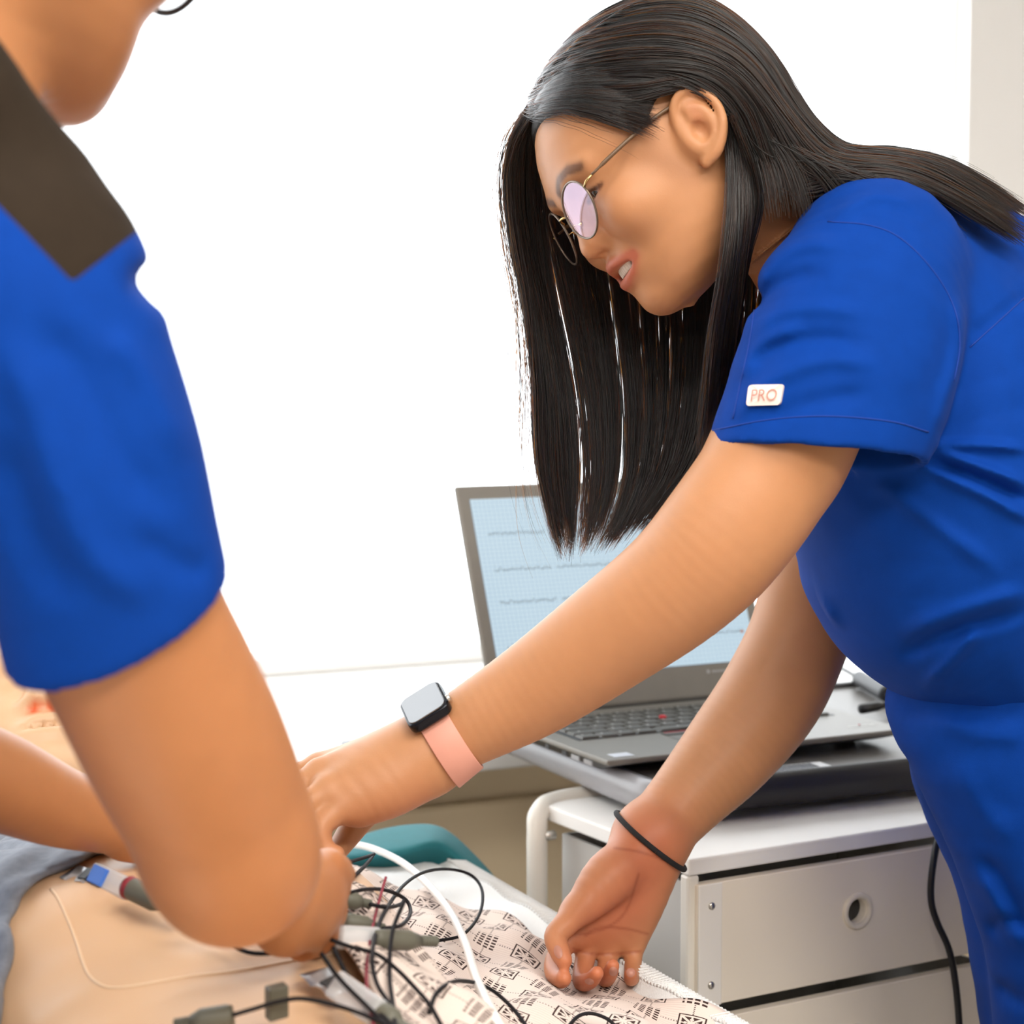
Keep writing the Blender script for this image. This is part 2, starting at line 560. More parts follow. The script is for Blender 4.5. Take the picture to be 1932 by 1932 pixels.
def head(fld, R, O, sc=1.0, smile=True, eyes=True):
    L = Local(fld, R, O, sc)
    m = .13 * sc
    fld.op('+', lambda P, c=None, rd=0: head_base(L.inv(P)) * sc, np.asarray(O) - m * 1.1, np.asarray(O) + m * 1.1, .004 * sc)
    for s in (1, -1):
        # eye sockets, lids, cheeks, ears
        L.ell((.078, .030 * s, .012), (.009, .017, .010), .012, '-')
        L.ell((.0575, .031 * s, .0115), (.0137, .0150, .0125), .005)
        L.chain([(.0705, .012 * s, .0265, .004), (.0735, .026 * s, .030, .005), (.064, .044 * s, .028, .004)], .012)
        L.ell((.0715, .0325 * s, .0090), (.007, .0142, .0036), .002, '-')
        L.ell((.052, .041 * s, -.016), (.022, .020, .020), .018)
        hx = [(-.001, .073, .003, .003), (-.001, .0780, .018, .0032), (-.008, .0825, .0265, .0034), (-.018, .0865, .0270, .0036), (-.0265, .0890, .018, .0036), (-.0280, .0900, .003, .0036), (-.0225, .0880, -.011, .0040), (-.011, .0820, -.0215, .0048), (-.001, .0750, -.0245, .0046)]
        ah = [(-.009, .0815, .0165, .0026), (-.0185, .0855, .010, .003), (-.0190, .0860, -.003, .003), (-.0115, .0825, -.0125, .003), (-.004, .078, -.015, .003)]
        fx = lambda Q: [(a, b * s, c, r) for a, b, c, r in Q]
        ax = np.array([[.88, -.42 * s, .22], [.36 * s, .90, .0], [-.25, .05, .97]]).T
        L.ell((-.0115, .0765 * s, .002), (.0165, .0050, .0265), .004)
        L.ell((-.0165, .0825 * s, .008), (.0105, .0042, .0190), .004)
        L.ell((-.006, .069 * s, -.004), (.013, .010, .020), .006)
        L.chain(fx(hx), .003)
        L.chain(fx(ah), .0035)
        L.ell((-.0075, .0855 * s, -.0035), (.0068, .0075, .0085), .003, '-')
        L.ell((-.002, .0745 * s, -.005), (.0042, .0042, .0058), .003)
    # nose
    L.chain([(.0730, 0, .0200, .0075), (.0765, 0, .006, .0072), (.0785, 0, -.006, .0080), (.0800, 0, -.0165, .0098)], .010)
    L.ell((.0795, 0, -.0185), (.0105, .0108, .0092), .005)
    for s in (1, -1):
        L.ell((.0715, .0118 * s, -.0205), (.0088, .0062, .0074), .004)
        L.chain([(.0825, .0052 * s, -.0285, .0022), (.0735, .0072 * s, -.0285, .0026)], .002, '-')
    # mouth
    L.ell((.058, 0, -.046), (.0200, .027, .022), .012)
    if smile:
        L.chain([(.0660, .0265, -.0435, .0018), (.0730, .016, -.0415, .0034), (.0775, .006, -.0390, .0042), (.0775, 0, -.0392, .0040), (.0775, -.006, -.0390, .0042), (.0730, -.016, -.0415, .0034), (.0660, -.0265, -.0435, .0018)], .004)
        L.chain([(.0660, .0265, -.0445, .0018), (.0705, .017, -.0520, .0040), (.0740, .006, -.0560, .0050), (.0740, -.006, -.0560, .0050), (.0705, -.017, -.0520, .0040), (.0660, -.0265, -.0445, .0018)], .004)
        L.ell((.0770, 0, -.0475), (.0200, .0225, .0040), .003, '-')
        for s in (1, -1):
            L.chain([(.0795, .0185 * s, -.020, .0012), (.0765, .0260 * s, -.031, .0016), (.0710, .0325 * s, -.043, .0012)], .008, '-')
    else:
        L.chain([(.0660, .0260, -.0460, .0020), (.0740, .014, -.0420, .0040), (.0775, .005, -.0395, .0046), (.0765, 0, -.0400, .0044), (.0775, -.005, -.0395, .0046), (.0740, -.014, -.0420, .0040), (.0660, -.0260, -.0460, .0020)], .004)
        L.chain([(.0660, .0260, -.0470, .0020), (.0735, .013, -.0520, .0046), (.0750, 0, -.0530, .0052), (.0735, -.013, -.0520, .0046), (.0660, -.0260, -.0470, .0020)], .004)
        L.ell((.0810, 0, -.0462), (.0120, .0240, .0016), .002, '-')
    L.ell((.0610, 0, -.0770), (.0125, .017, .0125), .012)
    return L

# ------------------------------------------------------------------ materials of the room
M_wall = mat('painted wall', (.95, .935, .925), .8, noise=(3, .03))
M_wall2 = mat('tan painted wall', (.46, .43, .39), .8, noise=(3, .03))
M_lowwall = mat('beige wall panel', (.82, .68, .47), .45, noise=(2, .08))
M_floor = mat('vinyl floor', (.42, .38, .33), .35, noise=(30, .12))
M_ceil = mat('ceiling tile', (.82, .82, .80), .9)
M_white = mat('white enamel', (.88, .84, .78), .35, noise=(6, .02))
M_frame = mat('white window frame', (.92, .92, .92), .4)
M_counter = mat('white sill laminate', (.86, .85, .83), .35)
M_metal = mat('steel', (.62, .60, .56), .3, 1.0)
M_dark = mat('dark void', (.02, .018, .016), .8)

# ------------------------------------------------------------------ the room
WV = 2.74                                   # window wall
ROOM = (-3.0, 3.2, -3.2, WV)                # u0 u1 v0 v1
u0, u1, v0, v1 = ROOM
def struct(mb, name, m, parent=None, **kw):
    o = mb.build(name, m, parent, **kw)
    if parent is None: o['kind'] = 'structure'
    return o
struct(MB().rbox(u0 - .1, u1 + .1, v0 - .1, v1 + .2, -.1, 0), 'floor', M_floor)
struct(MB().rbox(u0 - .1, u1 + .1, v0 - .1, v1 + .2, CEIL_Z, CEIL_Z + .1), 'ceiling', M_ceil)
struct(MB().rbox(u0 - .1, u0, v0, v1, 0, CEIL_Z), 'wall_left', M_wall2)
struct(MB().rbox(u1, u1 + .1, v0, v1, 0, CEIL_Z), 'wall_right', M_wall2)
struct(MB().rbox(u0 - .1, u1 + .1, v0 - .1, v0, 0, CEIL_Z), 'wall_rear', M_wall2)
WU0, WU1, WZ0, WZ1 = -2.2, 2.11, .75, 2.45
wb = MB()
wb.rbox(u0, WU0, v1, v1 + .12, 0, CEIL_Z).rbox(WU1, u1, v1, v1 + .12, 0, CEIL_Z)
wb.rbox(WU0, WU1, v1, v1 + .12, WZ1, CEIL_Z).rbox(WU0, WU1, v1, v1 + .12, 0, WZ0 - .06)
struct(wb, 'wall_back', M_wall)
win = thing('window_1', None, None, RM(0, v1 + .06, WZ0)); win['kind'] = 'structure'
fb = MB()
fb.rbox(WU0, WU1, v1 + .03, v1 + .09, WZ0 - .06, WZ0 + .002).rbox(WU0, WU1, v1 + .03, v1 + .09, WZ1 - .05, WZ1)
fb.rbox(WU0, WU0 + .05, v1 + .03, v1 + .09, WZ0 + .002, WZ1 - .05).rbox(WU1 - .012, WU1, v1 + .03, v1 + .09, WZ0 + .002, WZ1 - .05)
fb.build('window_frame', M_frame, win)
M_glass = bpy.data.materials.new('window glass'); M_glass.use_nodes = True
nt = M_glass.node_tree; nt.nodes.remove(nt.nodes['Principled BSDF'])
tr = nt.nodes.new('ShaderNodeBsdfTransparent'); gl = nt.nodes.new('ShaderNodeBsdfGlossy'); gl.inputs['Roughness'].default_value = .02
mx = nt.nodes.new('ShaderNodeMixShader'); mx.inputs['Fac'].default_value = .04
nt.links.new(tr.outputs[0], mx.inputs[1]); nt.links.new(gl.outputs[0], mx.inputs[2]); nt.links.new(mx.outputs[0], nt.nodes['Material Output'].inputs['Surface'])
MB().rbox(WU0 + .05, WU1 - .012, v1 + .058, v1 + .062, WZ0, WZ1 - .05).build('pane', M_glass, win)

# broad white sill counter and the heater panel below it
SV = 2.14
sill = thing('window_counter', 'wide white counter running under the bright window', 'counter', RM(.5, SV + .3, 0))
MB().rbox(u0 + .05, u1 - .05, SV, v1 + .03, .717, .75).build('counter_top', M_counter, sill, bevel=.004)
MB().rbox(u0 + .05, u1 - .05, v1 - .03, v1 + .03, .75, .775).build('backsplash', M_frame, sill, bevel=.003)
hp = MB().rbox(u0 + .05, u1 - .05, SV + .14, SV + .18, .02, .717)
hp.build('heater_panel', M_lowwall, sill)
for k in range(3):
    MB().rbox(u0 + .05, u1 - .05, SV + .126, SV + .1395, .08 + k * .20, .25 + k * .20).build('heater_slat', M_lowwall, sill, bevel=.006)

# ceiling lamps
M_diff = mat('lamp diffuser', (1, 1, 1), .5, emis=((1.0, .95, .88), 2.5))
names_l = ['ceiling panel lamp above the treatment bed', 'ceiling panel lamp left of the bed', 'ceiling panel lamp behind the viewer', 'ceiling panel lamp at the far rear left', 'ceiling panel lamp near the right wall']
for (lu, lv), lb in zip(LAMPS, names_l):
    t = thing('ceiling_lamp', lb, 'lamp', RM(lu, lv, CEIL_Z - .04), 'ceiling panel lamps')
    fr = MB()
    for a, b, c, d in ((-.62, .62, -.32, -.29), (-.62, .62, .29, .32), (-.62, -.59, -.29, .29), (.59, .62, -.29, .29)):
        fr.rbox(lu + a, lu + b, lv + c, lv + d, CEIL_Z - .04, CEIL_Z)
    fr.build('lamp_frame', M_frame, t)
    MB().rbox(lu - .59, lu + .59, lv - .29, lv + .29, CEIL_Z - .03, CEIL_Z - .02).build('diffuser', M_diff, t)

# ------------------------------------------------------------------ overbed table
M_ttop = mat('dark table laminate', (.16, .15, .14), .38, noise=(40, .1))
M_bump = mat('grey rubber edge', (.36, .36, .38), .28)
TU0, TU1, TV0, TV1, TZ = .912, 1.72, 1.635, 2.06, .80
tab = thing('overbed_table', 'dark topped overbed table with a grey rubber edge holding the laptop', 'table', RM(1.3, 1.85, 0))
def rrect(u0, u1, v0, v1, r, n=8):
    P = []
    for cu, cv, a0 in ((u1 - r, v1 - r, 0), (u0 + r, v1 - r, 90), (u0 + r, v0 + r, 180), (u1 - r, v0 + r, 270)):
        for k in range(n + 1):
            a = math.radians(a0 + 90 * k / n); P.append((cu + r * math.cos(a), cv + r * math.sin(a)))
    return P
MB().prism([RM(u, v, TZ - .022) for u, v in rrect(TU0 + .014, TU1 - .014, TV0 + .004, TV1 - .014, .028)], (0, 0, .022)).build('table_top', M_ttop, tab, bevel=.002)
eb = MB()
ring = rrect(TU0 + .010, TU1 - .010, TV0 + .010, TV1 - .010, .032)
# extruded edge profile swept round the outline
prof = [(-.006, .004), (.004, .0055), (.011, .001), (.013, -.010), (.011, -.022), (.003, -.028), (-.006, -.027)]
n = len(ring); V = []
for i, (u, v) in enumerate(ring):
    a = np.array(ring[i - 1]); b = np.array(ring[(i + 1) % n]); t = b - a; t = t / np.linalg.norm(t); nn = np.array([t[1], -t[0]])
    for d, z in prof:
        V.append(RM(u + nn[0] * d, v + nn[1] * d, TZ + z))
k = len(prof)
Fs = [(i * k + j, ((i + 1) % n) * k + j, ((i + 1) % n) * k + (j + 1) % k, i * k + (j + 1) % k) for i in range(n) for j in range(k)]
mid = [ring[i][0] < TU0 + .040 and ring[(i + 1) % n][0] < TU0 + .040 for i in range(n) for j in range(k)]
eb.add(V, [f for f, q in zip(Fs, mid) if q]).build('edge_bumper', M_bump, tab, smooth=True)
MB().add(V, [f for f, q in zip(Fs, mid) if not q]).build('front_edge', mat('black table edge', (.022, .02, .022), .45), tab, smooth=True)
MB().rbox(1.52, 1.58, 1.80, 1.89, .09, TZ - .05).build('column', M_white, tab, bevel=.006)
MB().rbox(1.44, 1.66, 1.74, 1.95, TZ - .05, TZ - .0225).build('bracket', M_dark, tab, bevel=.006)
tb = MB().rbox(1.51, 1.59, 1.62, 2.10, .05, .09)
tb.build('base', M_white, tab, bevel=.006)
for uu, vv in ((1.55, 1.66), (1.55, 2.06)):
    MB().lathe(RM(uu, vv, .025) - E1 * .012, E1, [(0, 0), (.025, 0), (.025, .024), (0, .024)], 16).build('caster', M_dark, tab)

# sticker lying on the table: white line drawing with rows of dark keys
M_stick = mat('white sticker', (.90, .91, .92), .4)
M_ink = mat('dark print', (.05, .06, .08), .5)
stk = thing('sticker', 'white sticker with a keyboard drawing stuck to the dark table', 'sticker', RM(1.10, 1.64, TZ))
c0 = WZ(1530, 1450, TZ + .0006)
cu_, cv_ = float(c0 @ E1), float(c0 @ E2)
MB().rbox(cu_ - .06, cu_ + .026, cv_ - .026, cv_ + .024, TZ + .0002, TZ + .0008).build('sheet', M_stick, stk)
kb = MB()
for r in range(4):
    for q in range(12):
        a = cu_ - .056 + q * .0058; b = cv_ - .002 + r * .0062
        kb.rbox(a, a + .0046, b, b + .0046, TZ + .0009, TZ + .0011)
kb.build('printed_keys', M_ink, stk)

# ------------------------------------------------------------------ laptop
M_lap = mat('graphite plastic', (.21, .195, .17), .42, noise=(60, .06))
M_lapd = mat('black laptop underside', (.03, .03, .032), .45)
M_key = mat('dark grey keycap', (.105, .10, .088), .45)
M_leg = mat('white legend', (.75, .75, .72), .5)
M_red = mat('red rubber', (.62, .03, .04), .5)
M_port = mat('metal port', (.5, .5, .52), .3, .8)
LA = .46905
l1 = np.array([math.cos(LA), math.sin(LA), 0]); l2 = np.array([-math.sin(LA), math.cos(LA), 0])
LW, LD, LH = .3602, .2463, .2608
LF = np.array([.0921, 1.9155, 0])
LZ0 = TZ + .004; LZ1 = .82
lap = thing('laptop', 'open graphite laptop showing heart traces on the overbed table', 'laptop', LF + l1 * LW / 2 + l2 * LD / 2 + EZ * TZ)
def LP(a, b, z): return LF + l1 * a + l2 * b + EZ * z
def lbox(mb, a0, a1, b0, b1, z0, z1):
    return mb.box(LP((a0 + a1) / 2, (b0 + b1) / 2, (z0 + z1) / 2), l1 * (a1 - a0) / 2, l2 * (b1 - b0) / 2, EZ * (z1 - z0) / 2)
sh = MB()
lbox(sh, 0, LW, 0, LD, LZ1 - .006, LZ1)
base = sh.build('base', M_lap, lap, bevel=.002)
bt = MB()
P = [LP(.004, .020, LZ1 - .0062), LP(LW - .004, .020, LZ1 - .0062), LP(LW - .004, LD, LZ1 - .0062), LP(.004, LD, LZ1 - .0062)]
Q = [LP(.012, .036, LZ0), LP(LW - .012, .036, LZ0), LP(LW - .012, LD - .01, LZ0), LP(.012, LD - .01, LZ0)]
P[0] = LP(.003, .004, LZ1 - .0062); P[1] = LP(LW - .003, .004, LZ1 - .0062)
bt.add(P + Q, [(0, 1, 2, 3), (7, 6, 5, 4), (0, 4, 5, 1), (1, 5, 6, 2), (2, 6, 7, 3), (3, 7, 4, 0)])
bt.build('bottom_case', M_lapd, lap, bevel=.001)
for a in (.03, LW - .05):
    for b in (.05, LD - .04):
        lbox(MB(), a, a + .02, b, b + .01, TZ + .0003, LZ0 + .0005).build('rubber_foot', M_lapd, lap)
kw = MB(); lbox(kw, .022, LW - .022, .098, .212, LZ1 + .0001, LZ1 + .0005); kw.build('keyboard_deck', M_lapd, lap)
# keys
kx0, kx1 = .026, LW - .026
rows = [[1.35] * 4 + [1] * 0, None]
ROWS = [(.100, [1.1, 1.1, 1, 1.2, 5.2, 1.2, 1.1, 1, 1, 1]), (.1195, [2.3] + [1] * 10 + [2.5]), (.139, [1.8] + [1] * 11 + [2.0]), (.1585, [1.5] + [1] * 12 + [1.4]), (.178, [1] * 13 + [1.9]), (.1975, [1] * 16)]
keymesh = {}
tt = []
for b0, ws in ROWS:
    unit = (kx1 - kx0) / sum(ws); a = kx0
    dep = .0165 if b0 < .197 else .0115
    for w in ws:
        kw_ = w * unit
        key = (round(kw_, 4), dep)
        if key not in keymesh:
            mb = MB()
            hx, hy = (kw_ - .0032) / 2, (dep) / 2
            B0 = [l1 * x + l2 * y for x, y in ((-hx, -hy), (hx, -hy), (hx, hy), (-hx, hy))]
            T0 = [l1 * x * .90 + l2 * (y * .90) + EZ * .0022 for x, y in ((-hx, -hy), (hx, -hy), (hx, hy), (-hx, hy))]
            mb.add(B0 + T0, [(3, 2, 1, 0), (4, 5, 6, 7), (0, 1, 5, 4), (1, 2, 6, 5), (2, 3, 7, 6), (3, 0, 4, 7)])
            mb.cur = 1
            c = l1 * (-hx * .45) + l2 * (hy * .3) + EZ * .00225
            mb.add([c + l1 * x + l2 * y for x, y in ((-.0012, -.0012), (.0012, -.0012), (.0012, .0012), (-.0012, .0012))], [(0, 1, 2, 3)])
            o = mb.build('key', [M_key, M_leg], base)
            keymesh[key] = o.data
        else:
            o = link('key', keymesh[key], base)
        o.location = tuple(LP(a + kw_ / 2, b0 + dep / 2, LZ1 + .0006))
        a += kw_
MB().lathe(LP(.156, .1555, LZ1 + .001), EZ, [(0, .0046), (.003, .0046), (.0042, .0038), (.0038, .002), (.003, 0)], 16).build('pointing_stick', M_red, base, smooth=True)
tp = MB(); lbox(tp, .115, .232, .012, .078, LZ1 + .0001, LZ1 + .0005); tp.build('touchpad', mat('graphite touchpad', (.18, .168, .148), .4), base, bevel=.0003)
for i, (a, b) in enumerate(((.115, .152), (.154, .193), (.195, .232))):
    q = MB(); lbox(q, a, b, .080, .092, LZ1 + .0001, LZ1 + .0012); q.build('pointer_button', M_key, base, bevel=.0004)
    if i != 1:
        q = MB(); lbox(q, a + .003, b - .001, .0895, .0912, LZ1 + .0012, LZ1 + .0015); q.build('red_stripe', M_red, base)
q = MB(); lbox(q, .014, .036, .010, .026, LZ1 + .0001, LZ1 + .0004); q.build('label_sticker', mat('silver sticker', (.66, .68, .74), .3), base)
for a, b, m in ((.03, .046, M_port), (.056, .072, M_port), (.082, .092, M_lapd), (.12, .127, M_lapd)):
    q = MB(); q.box(LP(-.0002, (a + b) / 2, LZ1 - .0085), l1 * .0006, l2 * (b - a) / 2, EZ * .0022); q.build('port', m, lap)

def text_mesh(s, size):
    cu = bpy.data.curves.new('t', 'FONT'); cu.body = s; cu.size = size; cu.align_x = 'CENTER'; cu.align_y = 'CENTER'
    o = bpy.data.objects.new('t', cu); COL.objects.link(o)
    dg = bpy.context.evaluated_depsgraph_get()
    me = bpy.data.meshes.new_from_object(o.evaluated_get(dg))
    V = np.array([v.co[:] for v in me.vertices]); Fs = [tuple(p.vertices) for p in me.polygons]
    bpy.data.objects.remove(o); bpy.data.curves.remove(cu); bpy.data.meshes.remove(me)
    return V, Fs
tv, tf = text_mesh('ThinkPad', .0085)
sh_ = MB(); sh_.add([LP(LW - .034, .034, LZ1 + .0004) + l1 * x + l2 * y for x, y, _ in tv], tf)
sh_.build('lettering', M_leg, base)
q = MB(); q.lathe(LP(LW - .0335, .0385, LZ1 + .0004), EZ, [(0, .0006), (.0012, .0006), (.0012, 0)], 10); q.build('logo_dot', M_red, base)

# lid
BE = .3792
lup = math.cos(BE) * EZ + math.sin(BE) * l2
ln = np.cross(l1, lup)                      # points to the user
def LL(a, h, o=0.): return LP(a, LD, LZ1 + .002) + lup * h + ln * o
def llbox(mb, a0, a1, h0, h1, o0, o1):
    return mb.box(LL((a0 + a1) / 2, (h0 + h1) / 2, (o0 + o1) / 2), l1 * (a1 - a0) / 2, lup * (h1 - h0) / 2, ln * (o1 - o0) / 2)
ld = MB(); llbox(ld, 0, LW, 0, LH, -.007, 0); lid = ld.build('lid', M_lap, lap, bevel=.003)
for a in (.03, LW - .07):
    MB().tube([LP(a, LD - .001, LZ1 + .001), LP(a + .04, LD - .001, LZ1 + .001)], .0055, 12).build('hinge', M_lapd, lap, smooth=True)
bz = MB()
SX0, SX1, SY0, SY1 = .0145, LW - .0145, .038, LH - .0165
M_scr = bpy.data.materials.new('screen'); M_scr.use_nodes = True
nt = M_scr.node_tree; b = nt.nodes['Principled BSDF']; b.inputs['Roughness'].default_value = .35; b.inputs['Base Color'].default_value = (.02, .02, .02, 1)
def nmath(nt, op, a, bb=None, c=None):
    n = nt.nodes.new('ShaderNodeMath'); n.operation = op
    for i, x in enumerate((a, bb, c)):
        if x is None: continue
        if isinstance(x, (int, float)): n.inputs[i].default_value = x
        else: nt.links.new(x, n.inputs[i])
    return n.outputs[0]
class X:
    """tiny expression helper over math nodes"""
    nt = None
    def __init__(s, o): s.o = o
    def _(s, op, b=None, r=False):
        bo = b.o if isinstance(b, X) else b
        return X(nmath(X.nt, op, bo, s.o) if r else nmath(X.nt, op, s.o, bo))
    def __add__(s, b): return s._('ADD', b)
    def __sub__(s, b): return s._('SUBTRACT', b)
    def __mul__(s, b): return s._('MULTIPLY', b)
    def abs(s): return s._('ABSOLUTE')
    def frac(s): return s._('FRACT')
    def floor(s): return s._('FLOOR')
    def mod(s, b): return s._('FLOORED_MODULO', b)
    def lt(s, b): return s._('LESS_THAN', b)
    def gt(s, b): return s._('GREATER_THAN', b)
    def max(s, b): return s._('MAXIMUM', b)
    def min(s, b): return s._('MINIMUM', b)
X.nt = nt
uv = nt.nodes.new('ShaderNodeUVMap'); sp = nt.nodes.new('ShaderNodeSeparateXYZ'); nt.links.new(uv.outputs[0], sp.inputs[0])
xs, ys = X(sp.outputs[0]), X(sp.outputs[1])
gx = (xs * 62).frac().lt(.12); gy = (ys * 42).frac().lt(.12)
grid = gx.max(gy)
mixc = nt.nodes.new('ShaderNodeMix'); mixc.data_type = 'RGBA'
mixc.inputs['A'].default_value = (.60, .76, .86, 1); mixc.inputs['B'].default_value = (.40, .58, .74, 1)
nt.links.new(grid.o, mixc.inputs['Factor'])
nt.links.new(mixc.outputs['Result'], b.inputs['Emission Color']); b.inputs['Emission Strength'].default_value = .9
me = bpy.data.meshes.new('screen')
vs = [LL(a, h, .0006) for a, h in ((SX0, SY0), (SX1, SY0), (SX1, SY1), (SX0, SY1))]
me.from_pydata([tuple(v) for v in vs], [], [(0, 1, 2, 3)])
uvl = me.uv_layers.new(name='UVMap')
for i, c in enumerate(((0, 0), (1, 0), (1, 1), (0, 1))): uvl.data[i].uv = c
screen = link('screen', me, lid, M_scr)
M_trace = mat('trace ink', (.03, .05, .07), .6)
SWd, SHt = SX1 - SX0, SY1 - SY0
def ecg(n, seed, amp=1.0, flat=False):
    r = random.Random(seed); ph = r.uniform(0, 1); P = []
    for i in range(n):
        t = (i / n * 2.6 + ph) % 1.0
        y = .10 * math.exp(-((t - .22) / .035) ** 2) + .16 * math.exp(-((t - .62) / .05) ** 2) - .12 * math.exp(-((t - .375) / .01) ** 2)
        y += (1.0 if not flat else -.15) * math.exp(-((t - .40) / .009) ** 2) - .15 * math.exp(-((t - .43) / .012) ** 2)
        P.append(y * amp + r.uniform(-.008, .008))
    return P
for row, (yy, amp, flat) in enumerate(((.80, .040, False), (.60, .055, False), (.42, .05, True), (.17, .055, False))):
    for cidx in range(4):
        x0 = .045 + cidx * .235; x1 = x0 + .215
        pts = ecg(150, row * 7 + cidx, amp, flat)
        tb_ = MB(); V = []
        for i, y in enumerate(pts):
            X_ = SX0 + SWd * (x0 + (x1 - x0) * i / (len(pts) - 1)); Y_ = SY0 + SHt * (yy + y - .02 * row * .0)
            V += [LL(X_, Y_ - .00045, .0009), LL(X_, Y_ + .00045, .0009)]
        tb_.add(V, [(2 * i, 2 * i + 2, 2 * i + 3, 2 * i + 1) for i in range(len(pts) - 1)])
        tb_.build('heart_trace', M_trace, lid)
ic = MB()
for a, h, m in ((.955, .16, 0), (.958, .10, 1), (.945, .08, 0), (.93, .05, 1)):
    llbox(ic, SX0 + SWd * a, SX0 + SWd * a + .004, SY0 + SHt * h, SY0 + SHt * h + .003, .0008, .0011); 
ic.build('screen_icons', mat('icon colour', (.5, .22, .15), .6), lid)
nm = MB()
llbox(nm, LW * .765, LW * .775, .027, .031, .0002, .0006)
for i in range(6):
    llbox(nm, LW * .785 + i * .0042, LW * .785 + i * .0042 + .003, .0275, .0300, .0002, .0006)
nm.build('bezel_print', mat('dim print', (.42, .42, .42), .5), lid)

# charger lead with ferrite bead, plug and a cable hanging in front of the drawers
M_cab = mat('black cable', (.018, .018, .02), .4)
M_bead = mat('dark grey bead', (.028, .03, .034), .45)
ch = thing('charger_cable', 'black charger cable with a grey ferrite bead beside the laptop', 'cable', WZ(1650, 1300, TZ))
pz = TZ + .012
pl = [WZ(1560, 1250, pz), WZ(1590, 1262, pz), WZ(1622, 1281, pz)]
MB().tube(spline(pl, 6), .0027, 8).build('lead', M_bead, ch, smooth=True)
bc0, bc1 = WZ(1620, 1280, pz), WZ(1674, 1310, pz)
ax = bc1 - bc0; Ln = np.linalg.norm(ax)
MB().lathe(bc0, ax, [(0, 0), (.007, .0), (.0098, .003), (.0098, Ln - .003), (.0075, Ln), (.0035, Ln), (0, Ln)], 20).build('ferrite_bead', M_bead, ch, smooth=False, bevel=.0005)
MB().tube(spline([bc1, WZ(1690, 1322, pz), WZ(1710, 1340, pz - .004), WZ(1700, 1348, pz - .005), WZ(1672, 1333, pz - .002)], 6), .0026, 8).build('lead', M_cab, ch, smooth=True)
p0, p1 = WZ(1670, 1330, LZ1 - .006), WZ(1625, 1338, LZ1 - .006)
MB().tube([p0, p0 * .75 + p1 * .25, p0 * .7 + p1 * .3, p1], [.0035, .0042, .0055, .0055], 10).build('plug', M_cab, ch, smooth=True)

hang = thing('hanging_cable', 'black power cable hanging down in front of the white drawers', 'cable', RM(1.3, 1.62, .3))
hp_ = [(1806, 1462, 1.99), (1796, 1490, 1.945), (1788, 1512, 1.90), (1770, 1580, 1.865), (1758, 1650, 1.85), (1757, 1700, 1.85), (1768, 1740, 1.85), (1790, 1790, 1.85), (1802, 1850, 1.85), (1810, 1940, 1.85), (1815, 2100, 1.85)]
MB().tube(spline([W(*p) for p in hp_], 6), .0034, 8).build('lead', M_cab, hang, smooth=True)

# ------------------------------------------------------------------ drawer trolley
M_draw = mat('cream drawer board', (.90, .81, .68), .55, noise=(5, .03))
M_dside = mat('grey drawer side', (.62, .60, .57), .6)
M_tube = mat('cream steel tube', (.82, .78, .71), .35)
TA = math.radians(30.0)
t1 = np.array([math.cos(TA), math.sin(TA), 0]); t2 = np.array([-math.sin(TA), math.cos(TA), 0])
KT = .908                                   # overall size of the trolley
TTZ = .762
TT = WZ(1300, 1622, TTZ); TT[2] = 0
TW, TD = .42, .285
tro = thing('drawer_trolley', 'white trolley with round-hole drawers standing under the overbed table', 'trolley', TT + t1 * TW / 2 * KT + t2 * TD / 2 * KT)
def TP(a, b, z): return TT + t1 * a * KT + t2 * b * KT + EZ * (TTZ + (z - .72) * KT)
def tbox(mb, a0, a1, b0, b1, z0, z1):
    return mb.box(TP((a0 + a1) / 2, (b0 + b1) / 2, (z0 + z1) / 2), t1 * (a1 - a0) / 2 * KT, t2 * (b1 - b0) / 2 * KT, EZ * (z1 - z0) / 2 * KT)
q = MB(); tbox(q, 0, TW, 0, TD, .703, .72); q.build('top_panel', mat('white top board', (.92, .90, .87), .6, spec=.3), tro, bevel=.002)
for a0, a1 in ((0, .014), (TW - .014, TW)):
    q = MB(); tbox(q, a0, a1, .001, .016, -.06, .703); q.build('corner_post', M_tube, tro, bevel=.003)
# rear tubular hoop at the left, rising above the top
q = MB().tube(spline([TP(-.016, TD * .93, -.06), TP(-.016, TD * .93, .40), TP(-.016, TD * .93, .64), TP(-.016, TD * .93, .690), TP(-.008, TD * .96, .712), TP(.03, TD * 1.03, .7175), TP(.12, TD * 1.03, .7175), TP(TW - .12, TD * 1.03, .7175), TP(TW - .03, TD * 1.03, .7175), TP(TW + .008, TD * .96, .712), TP(TW + .016, TD * .93, .690), TP(TW + .016, TD * .93, .60), TP(TW + .016, TD * .93, -.06)], 5), .0105, 12)
q.build('tube_hoop', M_tube, tro, smooth=True)
q = MB().tube([TP(-.012, TD * .9, .40), TP(-.004, .03, .40)], .004, 8); q.build('side_rail', M_tube, tro, smooth=True)
for zz in (.545, .30):
    q = MB(); tbox(q, -.002, .010, .016, TD * .9, zz, zz + .012); q.build('side_rail', M_tube, tro, bevel=.002)
q = MB().lathe(TP(-.006, TD * .9, .690), -t1, [(0, .006), (.004, .005), (.005, .001), (.005, -.006)], 12); q.build('screw', M_metal, tro, smooth=True)
